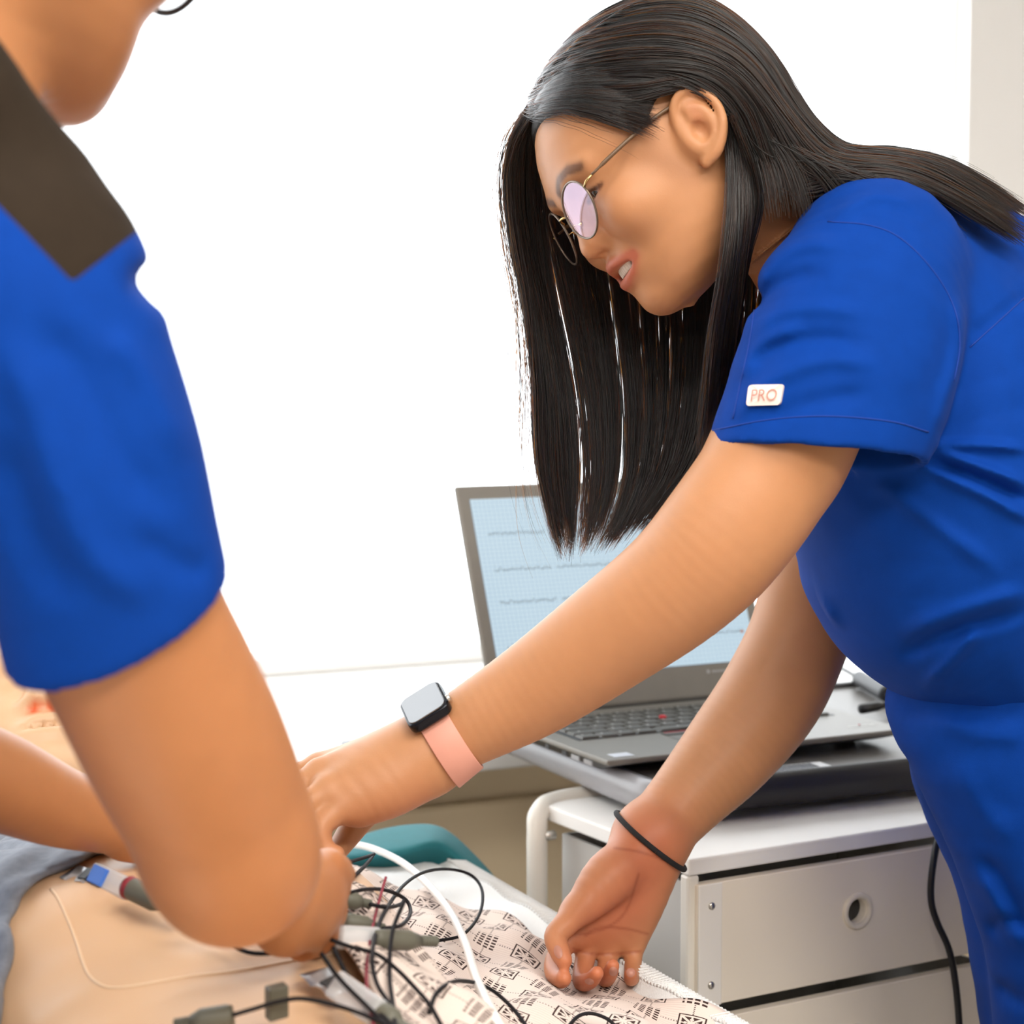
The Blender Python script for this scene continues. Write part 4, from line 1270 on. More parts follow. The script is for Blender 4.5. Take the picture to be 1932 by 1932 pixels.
GT = [
    [(1000, 214, 1.590), (1012, 219, 1.560), (1090, 216, 1.530), (1160, 232, 1.510), (1215, 251, 1.500), (1248, 270, 1.496)],
    [(1000, 210, 1.591), (1013, 212, 1.560), (1092, 203, 1.528), (1175, 212, 1.508), (1225, 225, 1.502), (1256, 240, 1.498)],
    [(1000, 206, 1.592), (1014, 205, 1.560), (1094, 194, 1.526), (1182, 196, 1.508), (1238, 196, 1.503), (1266, 200, 1.500)]]
GA = [
    [(1000, 205, 1.592), (1016, 203, 1.560), (1095, 190, 1.525), (1185, 192, 1.508), (1255, 174, 1.506), (1320, 155, 1.514), (1368, 182, 1.524), (1380, 260, 1.520), (1378, 330, 1.510), (1376, 400, 1.500)],
    [(1000, 196, 1.595), (1020, 188, 1.562), (1105, 165, 1.523), (1215, 156, 1.505), (1310, 146, 1.508), (1376, 174, 1.516), (1402, 270, 1.516), (1406, 360, 1.508), (1396, 450, 1.500)],
    [(1003, 182, 1.600), (1028, 168, 1.565), (1112, 138, 1.525), (1235, 125, 1.505), (1345, 138, 1.503), (1415, 205, 1.508), (1450, 310, 1.512), (1490, 368, 1.515), (1550, 358, 1.515), (1630, 338, 1.505), (1730, 352, 1.505), (1820, 400, 1.515), (1900, 452, 1.53)],
    [(1012, 162, 1.605), (1040, 142, 1.568), (1125, 106, 1.528), (1255, 95, 1.508), (1370, 124, 1.506), (1452, 212, 1.510), (1504, 300, 1.512), (1560, 332, 1.514), (1640, 326, 1.510), (1730, 342, 1.512), (1820, 388, 1.52), (1920, 455, 1.535)],
    [(1026, 140, 1.610), (1056, 112, 1.572), (1140, 76, 1.536), (1272, 65, 1.515), (1392, 112, 1.512), (1476, 214, 1.514), (1548, 300, 1.516), (1620, 318, 1.518), (1700, 330, 1.520), (1790, 370, 1.525), (1880, 425, 1.53), (1950, 470, 1.54)],
    [(1045, 112, 1.615), (1078, 84, 1.578), (1168, 42, 1.546), (1295, 32, 1.528), (1415, 98, 1.524), (1496, 211, 1.524), (1572, 291, 1.528), (1650, 303, 1.535), (1740, 318, 1.540), (1830, 365, 1.545), (1950, 445, 1.555)],
    [(1070, 84, 1.618), (1104, 56, 1.584), (1202, 12, 1.560), (1318, 12, 1.548), (1430, 90, 1.542), (1509, 211, 1.544), (1583, 284, 1.548), (1665, 293, 1.557), (1760, 312, 1.563), (1850, 360, 1.57), (1950, 425, 1.58)],
    [(1095, 60, 1.620), (1132, 32, 1.592), (1230, -6, 1.578), (1338, 4, 1.572), (1442, 90, 1.566), (1520, 214, 1.570), (1590, 279, 1.576), (1675, 287, 1.585), (1770, 306, 1.59), (1860, 352, 1.60), (1950, 412, 1.61)],
    [(1120, 40, 1.625), (1160, 14, 1.605), (1245, -14, 1.600), (1348, 6, 1.600), (1450, 97, 1.600), (1526, 219, 1.603), (1596, 281, 1.608), (1680, 286, 1.615), (1780, 305, 1.625), (1865, 350, 1.63), (1950, 408, 1.64)],
    [(1120, 48, 1.640), (1160, 24, 1.640), (1245, 0, 1.640), (1345, 18, 1.640), (1440, 103, 1.640), (1515, 223, 1.640), (1590, 284, 1.640), (1680, 290, 1.65), (1780, 310, 1.66), (1865, 355, 1.67), (1950, 415, 1.68)]]
# locks that leave from behind the ear and hang in front of the neck
GC = [
    [(1362, 205, 1.51), (1374, 290, 1.51), (1374, 400, 1.495), (1362, 500, 1.49), (1340, 620, 1.50), (1322, 760, 1.52), (1305, 880, 1.53)],
    [(1370, 212, 1.51), (1386, 300, 1.51), (1388, 410, 1.497), (1378, 520, 1.497), (1358, 640, 1.51), (1340, 780, 1.53), (1315, 880, 1.54)],
    [(1380, 218, 1.51), (1404, 310, 1.51), (1409, 400, 1.503), (1396, 510, 1.507), (1380, 640, 1.52), (1360, 760, 1.54), (1330, 860, 1.55)],
    [(1390, 225, 1.49), (1425, 320, 1.502), (1432, 390, 1.510), (1408, 480, 1.52), (1392, 590, 1.54), (1382, 700, 1.56), (1355, 820, 1.58)]]
GB = [
    [(1006, 196, 1.585), (968, 258, 1.600), (953, 345, 1.612), (966, 460, 1.618), (988, 580, 1.620), (1004, 720, 1.620), (1008, 860, 1.620), (1028, 970, 1.620), (1060, 1062, 1.620)],
    [(1010, 185, 1.590), (978, 262, 1.612), (968, 370, 1.625), (985, 480, 1.632), (1012, 620, 1.634), (1028, 750, 1.632), (1032, 880, 1.630), (1048, 985, 1.628), (1066, 1066, 1.626)],
    [(1016, 175, 1.600), (992, 275, 1.630), (992, 400, 1.645), (1015, 540, 1.650), (1045, 690, 1.650), (1062, 830, 1.645), (1066, 950, 1.640), (1072, 1064, 1.634)],
    [(1030, 160, 1.615), (1028, 290, 1.650), (1040, 430, 1.662), (1070, 590, 1.665), (1098, 740, 1.662), (1108, 880, 1.655), (1098, 985, 1.648), (1084, 1064, 1.640)],
    [(1070, 150, 1.630), (1085, 300, 1.665), (1105, 450, 1.675), (1130, 600, 1.678), (1150, 750, 1.672), (1152, 890, 1.664), (1130, 990, 1.656), (1100, 1060, 1.646)],
    [(1130, 150, 1.645), (1160, 310, 1.675), (1180, 470, 1.685), (1195, 620, 1.686), (1205, 770, 1.680), (1195, 900, 1.672), (1165, 985, 1.664), (1125, 1050, 1.652)],
    [(1210, 180, 1.655), (1240, 340, 1.680), (1255, 490, 1.690), (1260, 640, 1.690), (1258, 780, 1.684), (1238, 890, 1.676), (1200, 970, 1.668), (1155, 1035, 1.656)],
    [(1290, 230, 1.660), (1320, 380, 1.682), (1330, 520, 1.690), (1325, 660, 1.690), (1312, 780, 1.684), (1285, 880, 1.676), (1240, 955, 1.668), (1190, 1015, 1.658)],
    [(1360, 290, 1.655), (1385, 420, 1.672), (1390, 550, 1.682), (1375, 680, 1.684), (1350, 790, 1.680), (1315, 870, 1.674), (1275, 930, 1.666), (1230, 985, 1.658)],
    [(1410, 340, 1.640), (1445, 450, 1.655), (1462, 560, 1.668), (1440, 690, 1.674), (1385, 790, 1.674), (1345, 860, 1.670), (1305, 910, 1.664), (1265, 955, 1.658)]]
GF = [[(1003, 205, 1.575), (962, 262, 1.60), (947, 345, 1.61), (958, 460, 1.615), (980, 580, 1.618), (996, 720, 1.62), (1000, 860, 1.62), (1015, 970, 1.62), (1040, 1040, 1.62)], [(1006, 198, 1.58), (966, 258, 1.60), (952, 345, 1.612), (964, 460, 1.618), (985, 580, 1.620), (990, 720, 1.620), (985, 860, 1.620), (1005, 970, 1.620), (1062, 1075, 1.620)]]
strands([(GT, 90, .0045, 30, .00016, 20, .5), (GT, 800, .0016, 16, .00026, 20, .15), (GA[:3], 1500, .0014, 30, .00032, 26, .10), (GA[2:4], 260, .0014, 10, .0003, 26, .5), (GA[3:], 4000, .0014, 70, .00032, 28, .10), (GC, 620, .0018, 18, .00030, 24, .12), (GB, 3600, .0018, 60, .00030, 28, .07), (GF, 90, .005, 14, .00014, 24, .3)], 'strands', hair, M_hair, push=HL)
# eyebrows and sideburn wisps
BR = []
for s in (1, -1):
    g1 = [(.0790, .008 * s, .0262), (.0775, .021 * s, .0330), (.0705, .036 * s, .0340), (.0615, .046 * s, .0290)]
    BR.append(g1)
# ------------------------------------------------------------------ glasses
M_gold = mat('brass frame', (.60, .42, .18), .25, 1.0)
M_rim = mat('grey brown rim', (.16, .12, .09), .3, .6)
M_arm = mat('brown temple arm', (.13, .075, .04), .35)
M_lens = bpy.data.materials.new('coated lens'); M_lens.use_nodes = True
nt = M_lens.node_tree; nt.nodes.remove(nt.nodes['Principled BSDF'])
tr = nt.nodes.new('ShaderNodeBsdfTransparent'); gl = nt.nodes.new('ShaderNodeBsdfGlossy'); gl.inputs['Roughness'].default_value = .03
gl.inputs['Color'].default_value = (.46, .38, .48, 1)
mx = nt.nodes.new('ShaderNodeMixShader'); mx.inputs['Fac'].default_value = .42
nt.links.new(tr.outputs[0], mx.inputs[1]); nt.links.new(gl.outputs[0], mx.inputs[2]); nt.links.new(mx.outputs[0], nt.nodes['Material Output'].inputs['Surface'])
def glasses(HL, name, label, base_pt, dz=0.0, df=0.0, RX=.0250, RZ=.0225, rim_r=.0009, mats=(M_rim, M_gold, M_arm)):
    gs = thing(name, label, 'glasses', base_pt)
    tilt = .12
    upv = np.array([-math.sin(tilt), 0, math.cos(tilt)])
    for s in (1, -1):
        c = np.array([.0850 + df, .0320 * s, .0060 + dz]); lat = np.array([-.16 * s * s, 1.0 * 1, 0]); lat = np.array([-.14 * s, 1, 0]); lat /= np.linalg.norm(lat)
        nn = np.cross(lat, upv); nn = nn if nn[0] > 0 else -nn
        pts = [c + lat * RX * math.cos(a) + upv * RZ * (math.sin(a) * (1.0 if math.sin(a) < 0 else .93)) for a in np.linspace(0, 2 * math.pi, 41)]
        MB().tube([HL.pt(p) for p in pts], rim_r * HL.sc, 8, cap=False).build('rim', mats[0], gs, smooth=True)
        V = [HL.pt(c + nn * .0022)]; Fs = []
        rings = 5; n = 36
        for r in range(1, rings + 1):
            f = r / rings
            for k in range(n):
                a = 2 * math.pi * k / n
                V.append(HL.pt(c + lat * RX * f * math.cos(a) + upv * RZ * f * math.sin(a) * (1 if math.sin(a) < 0 else .93) + nn * .0022 * (1 - f * f)))
        for k in range(n): Fs.append((0, 1 + k, 1 + (k + 1) % n))
        for r in range(rings - 1):
            for k in range(n):
                Fs.append((1 + r * n + k, 1 + (r + 1) * n + k, 1 + (r + 1) * n + (k + 1) % n, 1 + r * n + (k + 1) % n))
        MB().add(V, Fs).build('lens', M_lens, gs, smooth=True)
        h = c + lat * s * RX * .97 + upv * RZ * .35
        hj = np.array([.0740 + df, .0645 * s, .0165 + dz])
        MB().tube([HL.pt(h), HL.pt(h * .5 + hj * .5 + np.array([.002, .002 * s, .0])), HL.pt(hj)], .0011 * HL.sc, 8).build('hinge', mats[1], gs, smooth=True)
        te = [hj, np.array([.055, .0705 * s, .0195]), np.array([.030, .0735 * s, .0230]), np.array([.004, .0755 * s, .0250]), np.array([-.010, .0770 * s, .0225]), np.array([-.024, .0780 * s, .010]), np.array([-.030, .0780 * s, -.006])]
        MB().tube(spline([HL.pt(p) for p in te], 5), [.0010 * HL.sc] * 3 + [.0016 * HL.sc] * 28, 8).build('temple_arm', mats[2], gs, smooth=True)
        MB().tube([HL.pt(c - lat * s * RX * .85 + upv * RZ * -.2), HL.pt(c - lat * s * RX * .95 - nn * .004 - upv * .004), HL.pt(c - lat * s * RX * .82 - nn * .007 - upv * .006)], [.0005, .0005, .0024], 8).build('nose_pad', mats[1], gs, smooth=True)
    br = [np.array([.0862 + df, .0088, .0100 + dz]), np.array([.0895 + df, .003, .0125 + dz]), np.array([.0895 + df, -.003, .0125 + dz]), np.array([.0862 + df, -.0088, .0100 + dz])]
    MB().tube(spline([HL.pt(p) for p in br], 4), .0010 * HL.sc, 8).build('bridge', mats[1], gs, smooth=True)
    return gs
glasses(HL, 'eyeglasses', 'round thin-rimmed eyeglasses with pinkish lenses worn by the bending woman', HL.pt((.085, 0, 0)))

# ------------------------------------------------------------------ smart watch on her left wrist
M_band = mat('salmon rubber strap', (.70, .33, .25), .5)
M_case = mat('black glossy case', (.012, .013, .018), .18, .6)
M_face = mat('watch glass', (.02, .022, .03), .04, ior=2.35, spec=.5)
wt = thing('smart_watch', 'square black smart watch on a salmon strap round the left wrist', 'watch', W(838, 1405, 1.475))
wc = W(846, 1396, 1.475); wa = W(905, 1360, 1.478) - W(790, 1432, 1.475); wa /= np.linalg.norm(wa)     # along the forearm
# dial normal: up, left and a little to the viewer
dn = np.array([-.42, -.42, .80]); dn -= wa * (dn @ wa); dn /= np.linalg.norm(dn)
ds = np.cross(wa, dn)
if ds[1] > 0: ds = -ds                      # points to the viewer
rw = 70 * pxm(wc)
bn = []
n = 40
mb = MB(); V = []
hw = .0115
an = np.arange(n)[:, None] * 2 * math.pi / n
od = dn * np.cos(an) + ds * np.sin(an)
edge_r = []
for wv in (-hw, hw):
    t_ = np.full(n, .025)
    for _ in range(40): t_ -= bw.val(wc + wa * wv + od * t_[:, None]) * .8
    edge_r.append(t_ + .0004)
rw = (edge_r[0][0] + edge_r[1][0]) / 2
for k in range(n):
    for wv, e, tk in ((-hw, 0, 0), (-hw, 0, .0024), (hw, 1, .0024), (hw, 1, 0)):
        V.append(wc + od[k] * (edge_r[e][k] + tk) + wa * wv)
mb.add(V, [(k * 4 + e, ((k + 1) % n) * 4 + e, ((k + 1) % n) * 4 + (e + 1) % 4, k * 4 + (e + 1) % 4) for k in range(n) for e in range(4)])
mb.build('strap', M_band, wt, bevel=.0006, smooth=True)
def rr2(hx, hy, r, n=6):
    P = []
    for cx, cy, a0 in ((hx - r, hy - r, 0), (-hx + r, hy - r, 90), (-hx + r, -hy + r, 180), (hx - r, -hy + r, 270)):
        for k in range(n + 1):
            a = math.radians(a0 + 90 * k / n); P.append((cx + r * math.cos(a), cy + r * math.sin(a)))
    return P
cc_ = wc + dn * (rw + .0005)
MB().prism([cc_ + wa * x + ds * y for x, y in rr2(.0172, .0195, .007)], dn * .0085).build('case', M_case, wt, bevel=.0022, smooth=True, seg=3)
MB().prism([cc_ + dn * .0083 + wa * x + ds * y for x, y in rr2(.0152, .0175, .006)], dn * .0010).build('display', M_face, wt, bevel=.0006)
MB().lathe(cc_ + dn * .0045 + wa * .0165 + ds * .006, wa, [(0, .0030), (.0026, .0030), (.0032, .0022), (.0032, 0)], 16).build('crown', M_metal, wt, smooth=True)

# hair tie on the right wrist
M_tie = mat('black elastic', (.012, .011, .012), .8, bump=(900, .4, .001))
htc = W(1224, 1584, 1.680); hta = W(1300, 1502, 1.705) - W(1228, 1582, 1.68); hta /= np.linalg.norm(hta)
hta = hta + np.array([0.0, -.42, 0.22]); hta /= np.linalg.norm(hta)
hx_ = np.cross(hta, EZ); hx_ /= np.linalg.norm(hx_); hy_ = np.cross(hta, hx_)
an = np.linspace(0, 2 * math.pi, 49)[:, None]
od = hx_ * np.cos(an) + hy_ * np.sin(an)
t_ = np.full(49, .02)
for _ in range(40):                         # sit on the skin
    t_ -= bw.val(htc + od * t_[:, None]) * .8
ring_ = list(htc + od * (t_[:, None] + .0018))
tie = MB().tube(ring_, .0024, 10, cap=False).build('hair_tie', M_tie, None, smooth=True)
tag(tie, 'black elastic hair tie worn round the right wrist', 'hair tie')

# finger nails of the right hand
M_nail = mat('finger nail', (.43, .195, .14), .35)
for x, y, a_, b_, an_ in ((1053, 1796, 8, 13, -.25), (1157, 1833, 8, 9, .1), (1190, 1835, 8.5, 9, 0), (1112, 1852, 9, 6, .2)):
    pix = [(x, y)]; nr, nn_ = 3, 16
    for r in range(1, nr + 1):
        for k in range(nn_):
            t = 2 * math.pi * k / nn_; dx, dy = a_ * r / nr * math.cos(t), b_ * r / nr * math.sin(t)
            pix.append((x + dx * math.cos(an_) - dy * math.sin(an_), y + dx * math.sin(an_) + dy * math.cos(an_)))
    P = bw.hits(pix)
    if np.isnan(P).any() or np.ptp(P[:, 1]) > .02: continue
    d_ = CAM - P; d_ /= np.linalg.norm(d_, axis=1)[:, None]
    li = np.array([.0009] + [.0009 - .0003 * (r / nr) ** 2 * 2 for r in range(1, nr + 1) for _ in range(nn_)])
    P = P + d_ * li[:, None]
    Fs = [(0, 1 + k, 1 + (k + 1) % nn_) for k in range(nn_)] + [(1 + r * nn_ + k, 1 + (r + 1) * nn_ + k, 1 + (r + 1) * nn_ + (k + 1) % nn_, 1 + r * nn_ + (k + 1) % nn_) for r in range(nr - 1) for k in range(nn_)]
    MB().add(P, Fs).build('finger_nail', M_nail, wom, smooth=True)

# ------------------------------------------------------------------ the bed
M_matt = mat('white sheet', (.78, .78, .78), .8, noise=(20, .03), bump=(400, .2, .001))
M_terry = mat('white terry pad', (.84, .84, .83), .9, bump=(900, .8, .002))
BZ = .685
BU0, BU1, BV0, BV1 = -.10, .80, -.35, 2.00
bed = thing('treatment_bed', 'padded treatment bed with white sheet under the practice dummy', 'bed', RM(.35, .8, 0))
MB().rbox(BU0, BU1, BV0, BV1, .58, BZ).build('mattress', M_matt, bed, bevel=.03, seg=4)
MB().rbox(BU0 + .06, BU1 - .06, BV0 + .05, BV1 - .05, .53, .58).build('bed_frame', M_metal, bed, bevel=.005)
for a in (BU0 + .12, BU1 - .12):
    for b in (BV0 + .15, BV1 - .25):
        MB().rbox(a - .02, a + .02, b - .02, b + .02, .08, .53).build('leg', M_metal, bed, bevel=.004)
        MB().lathe(RM(a, b, .04) - E1 * .015, E1, [(0, 0), (.04, 0), (.04, .03), (0, .03)], 18).build('caster', M_dark, bed)

# ------------------------------------------------------------------ the practice dummy
MU = .355                                   # its midline
man_ = thing('practice_dummy', 'bare-chested flesh-coloured practice dummy lying on the bed', 'manikin', RM(MU, 1.3, BZ))
dm = Field()
AX = [E1, E2, EZ]
def rn(u, v, z, r): return (*RM(u, v, z), r)
dm.chain([rn(MU, 1.50, .765, .070), rn(MU, 1.40, .772, .090), rn(MU, 1.27, .772, .094), rn(MU, 1.12, .755, .078), rn(MU, .95, .748, .072), rn(MU, .70, .75, .075)], .02, scale=(.56, 1, 1), axes=AX)
dm.chain([rn(MU, 1.60, .79, .056), rn(MU, 1.50, .785, .058)], .03)
dm.ell(RM(MU - .075, 1.33, .805), (.075, .09, .060), .04, axes=np.array(AX).T)
dm.ell(RM(MU + .075, 1.33, .805), (.075, .09, .060), .04, axes=np.array(AX).T)
dm.chain([rn(MU - .20, 1.46, .755, .055), rn(MU - .235, 1.25, .74, .045), rn(MU - .245, 1.0, .735, .038)], .02)
dm.chain([rn(MU + .18, 1.46, .735, .045), rn(MU + .215, 1.25, .706, .025), rn(MU + .225, 1.0, .705, .024)], .02)
for s in (-1, 1):
    dm.chain([rn(MU + .09 * s, .70, .765, .08), rn(MU + .11 * s, .35, .755, .065), rn(MU + .12 * s, -.05, .74, .05)], .02)
for s in (-1, 1):
    dm.ell(RM(MU + .088 * s, 1.312, .8655), (.0055, .0055, .0045), .004)
tau = math.radians(30)
d_f = EZ * math.cos(tau) - E2 * math.sin(tau); d_u = E2 * math.cos(tau) + EZ * math.sin(tau); d_l = np.cross(d_u, d_f)
R_d = np.stack([d_f, d_l, d_u], 1)
mouth = W(90, 1366, 1.62)
SD = 1.13
O_d = mouth - SD * (R_d @ np.array([.078, 0, -.046]))
DL = head(dm, R_d, O_d, SD, smile=False)
def dtint(V, T):
    q = DL.inv(V); hd = (np.abs(q) < .14).all(1)
    for s in (1, -1):
        T = mixt(T, near(q, [(.0815, .0056 * s, -.0285), (.0745, .0072 * s, -.0285)], .0045) * hd, (1.0, .22, .06))
    T = mixt(T, np.clip((q[:, 2] - .040) / .012, 0, 1) * hd * .55, (1.0, .50, .42))
    for s in (-1, 1):
        n_ = RM(MU + .090 * s, 1.312, .86)
        P2 = V - n_; P2[:, 2] *= .3
        T = mixt(T, np.clip(np.exp(-(P2 ** 2).sum(1) / .0062 ** 2) * 1.5, 0, 1) * .75, (.62, .38, .32))
    return T
body_obj(dm, 'body', .0040, M_vinyl, man_, dtint, rel=1)

# seam of the chest cover
def over(fld, pix, lift): return on_surface(fld, pix, lift, 5)
MB().tube(over(dm, [(96, 1678), (112, 1700), (140, 1765), (162, 1830), (185, 1856), (215, 1864), (270, 1858), (360, 1842), (450, 1832), (560, 1812), (640, 1800)], -.0004), .0011, 6).build('chest_seam', M_vinyl_s if False else mat('pale seam', (.80, .58, .38), .5), man_, smooth=True)

# grey shirt pushed up to its shoulder
M_grey = mat('heather grey jersey', (.20, .225, .275), .85, noise=(160, .35), bump=(900, .3, .001), sheen=.1)
gs_ = Field()
tor = [rn(MU, 1.56, .765, .080), rn(MU, 1.42, .772, .101), rn(MU, 1.25, .772, .103), rn(MU, 1.05, .766, .095), rn(MU, .80, .766, .094)]
gs_.chain(tor, .02, scale=(.56, 1, 1), axes=AX)
gs_.ell(RM(MU - .075, 1.33, .805), (.082, .097, .068), .04, axes=np.array(AX).T)
gs_.chain([rn(MU - .20, 1.46, .755, .066), rn(MU - .235, 1.25, .74, .058), rn(MU - .245, 1.0, .735, .052)], .02)
edge_px = np.array([(330, 1590), (180, 1606), (110, 1640), (60, 1668), (24, 1690), (14, 1760), (10, 1850), (-5, 1960), (-60, 2200)], float)
def shirt_region(P, c=None, rd=0):
    q = project(P)
    x_e = np.interp(q[:, 1], edge_px[:, 1], edge_px[:, 0])
    # in front of the edge line (right of it / below it) is bare
    y_e = np.interp(q[:, 0], edge_px[::-1, 0], edge_px[::-1, 1])
    d1 = (q[:, 0] - x_e) * pxm(RM(MU, 1.35, .86)); d2 = (q[:, 1] - y_e) * pxm(RM(MU, 1.35, .86))
    return np.where(q[:, 1] < 1690, np.minimum(d2, d1 + 9 * (q[:, 1] < 1600)), d1)
gs_.op('&', shirt_region, (-2, 0, 0), (2, 3, 2), .006)
for pix, am in (([(300, 1600), (180, 1604), (110, 1634), (60, 1664), (24, 1690), (12, 1770), (6, 1860), (-8, 1960)], 9), ([(230, 1590), (150, 1592), (90, 1612), (30, 1650), (-10, 1690)], 11), ([(140, 1580), (80, 1588), (20, 1615), (-30, 1650)], 12), ([(60, 1572), (20, 1580), (-30, 1600)], 12)):
    pts = [(*p, am * pxm(p)) for p in on_surface(gs_ if False else dm, pix, .009, 3)]
    if len(pts) > 2: gs_.chain(pts[::2], .008, sub=2)
gs_.ripple((-2, 0, 0), (2, 3, 2), lambda P, c=None, rd=0: .0022 * np.sin((P @ E1) * 120 + 4 * np.sin((P @ E2) * 30)) )
V, Q = gs_.mesh('grey_shirt', .0034, keep=(np.array([-.75, .95, .6]), np.array([.0, 2.0, 1.2])))
V = relax(V, Q, 1, .5)
sh_o = link('grey_shirt', np_mesh('grey_shirt', V, Q), None, M_grey)
tag(sh_o, 'heather grey shirt bunched on the shoulder and side of the dummy', 'shirt')

# ------------------------------------------------------------------ gown and pad as draped cloth
def smooth(x): x = np.clip(x, 0, 1); return x * x * (3 - 2 * x)
def gown_h(u, v):
    zt = np.interp(v, [.9, 1.0, 1.15, 1.27], [.758, .760, .766, .780]) + np.interp(v, [.9, 1.0, 1.15, 1.27], [.072, .074, .084, .096]) * np.sqrt(np.maximum(0, 1 - ((u - MU) * .56 / .094) ** 2))
    zt = np.where(np.abs(u - MU) > .150, zt - (np.abs(u - MU) - .150) * 4, zt)
    zs = BZ + .020 + .050 * smooth((.745 - u) / .22)
    z = -smin(-zt, -zs, .03)
    z = z + .006 * np.sin(u * 38 + v * 9 + 1.5 * np.sin(v * 11)) * smooth((u - .45) / .1) + .004 * np.sin(v * 47 + u * 25) + .003 * np.sin(u * 90 - v * 33)
    z = z - .016 * np.exp(-((u - .715) ** 2 + (v - 1.41) ** 2) / .055 ** 2)
    return z
class Height(Field):
    def val(s, P, c=None, rad=0, lo=None, hi=None):
        return (P[:, 2] - gown_h(P @ E1, P @ E2)) * .95
GH = Height()
def grid_cloth(name, u_of, n_u, vs, hfun, m, parent=None, thick=.002):
    V = []; UV = []
    for v in vs:
        a, b = u_of(v)
        for i in range(n_u + 1):
            u = a + (b - a) * i / n_u
            V.append(RM(u, v, hfun(u, v))); UV.append((u, v))
    w = n_u + 1
    Fs = [(j * w + i, j * w + i + 1, (j + 1) * w + i + 1, (j + 1) * w + i) for j in range(len(vs) - 1) for i in range(n_u)]
    me = np_mesh(name, np.array(V), np.array(Fs))
    uvl = me.uv_layers.new(name='UVMap')
    li = np.array([l.vertex_index for l in me.loops]); U = np.array(UV, np.float32)[li]
    uvl.data.foreach_set('uv', U.ravel())
    o = link(name, me, parent, m)
    sd = o.modifiers.new('thickness', 'SOLIDIFY'); sd.thickness = thick; sd.offset = 1
    return o
M_gown = bpy.data.materials.new('printed gown cotton'); M_gown.use_nodes = True
nt = M_gown.node_tree; X.nt = nt; b = nt.nodes['Principled BSDF']; b.inputs['Roughness'].default_value = .85; b.inputs['Specular IOR Level'].default_value = .2
uv = nt.nodes.new('ShaderNodeUVMap'); sp = nt.nodes.new('ShaderNodeSeparateXYZ'); nt.links.new(uv.outputs[0], sp.inputs[0])
U_, V_ = X(sp.outputs[0]), X(sp.outputs[1]) * .56
ca, sa = math.cos(.62), math.sin(.62)
PER = 1 / .028
gx = (U_ * ca + V_ * sa) * PER; gy = (V_ * ca - U_ * sa) * PER
cxi, cyi = gx.floor(), gy.floor()
par = (cxi + cyi).mod(2.0).gt(.5)
a_, b_ = gx.frac() - .5, gy.frac() - .5
aa, bb = a_.abs(), b_.abs(); mxx = aa.max(bb)
even = X(nmath(nt, 'SUBTRACT', 1.0, par.o))
frame = mxx.gt(.275) * mxx.lt(.310)
pet = mxx.lt(.225) * (aa - bb).abs().gt(.045) * aa.min(bb).gt(.022) * mxx.gt(.06)
hollow = (mxx - .135).abs().lt(.030) * aa.min(bb).lt(.045)
motif = (frame + pet * X(nmath(nt, 'SUBTRACT', 1.0, hollow.o))).min(1.0) * even
f1 = (a_ * 8.0 + .5).frac(); f2 = (b_ * 6.0 + .5).frac()
blk = f1.lt(.58) * f2.lt(.70) * aa.lt(.33) * bb.lt(.30)
odd = par * blk
dots = (aa.lt(.018) * bb.gt(.30) * (b_ * 16.0).frac().lt(.45)).max(bb.lt(.018) * aa.gt(.30) * (a_ * 16.0).frac().lt(.45))
ink = motif.max(odd).max(dots)
# faint parallel lines between the motifs
ln_ = (gx * 11.0).frac().lt(.16) * (gy * .5 + .15).frac().lt(.5)
mA = nt.nodes.new('ShaderNodeMix'); mA.data_type = 'RGBA'; mA.inputs['A'].default_value = (.70, .585, .52, 1); mA.inputs['B'].default_value = (.50, .36, .33, 1)
nt.links.new((ln_ * .6).o, mA.inputs['Factor'])
mB = nt.nodes.new('ShaderNodeMix'); mB.data_type = 'RGBA'; mB.inputs['B'].default_value = (.045, .022, .018, 1)
nt.links.new(mA.outputs['Result'], mB.inputs['A']); nt.links.new(ink.o, mB.inputs['Factor'])
nt.links.new(mB.outputs['Result'], b.inputs['Base Color'])
def gown_span(v):
    a = np.interp(v, [.4, .9, 1.05, 1.2, 1.35, 1.5, 1.62, 1.75], [.41, .41, .415, .425, .440, .445, .46, .50])
    e = np.interp(v, [.4, 1.0, 1.2, 1.35, 1.5, 1.62, 1.75], [.815, .815, .805, .785, .765, .745, .72])
    return a, e + .008 * math.sin(v * 40)
gown = grid_cloth('patient_gown', gown_span, 70, np.linspace(.5, 1.74, 170), gown_h, M_gown)
tag(gown, 'patient gown printed with dark diamonds spread beside the dummy', 'gown')
def pad_h(u, v):
    z = BZ + .013 + .0025 * np.sin(v * 70 + u * 20) * np.sin(u * 55)
    if u > .795: z = z - (u - .795) * 1.6
    return min(z, gown_h(u, v) - .006) if u < .78 else z
pad = thing('underpad', 'white quilted terry pad with a ribbed hem along the bed edge', 'pad', RM(.7, 1.3, BZ))
grid_cloth('pad_sheet', lambda v: (.50, .822), 40, np.linspace(.5, 1.86, 150), pad_h, M_terry, pad, .004)
ribs = MB()
for k in range(230):
    v = .60 + k * .0054
    ribs.tube([RM(.780, v, pad_h(.780, v) + .0045), RM(.797, v, BZ + .0175), RM(.812, v + .001, BZ - .006)], .0022, 5)
rb = ribs.build('ribbed_hem', M_terry, pad, smooth=True); rb['kind'] = 'stuff'
M_gst = mat('green stitching', (.30, .48, .36), .8)
MB().tube([RM(.64 + .0004 * i, 1.80 - .001 * i, pad_h(.64 + .0004 * i, 1.80 - .001 * i) + .005) for i in range(0, 60, 4)], .0007, 5).build('green_stitching', M_gst, pad, smooth=True)

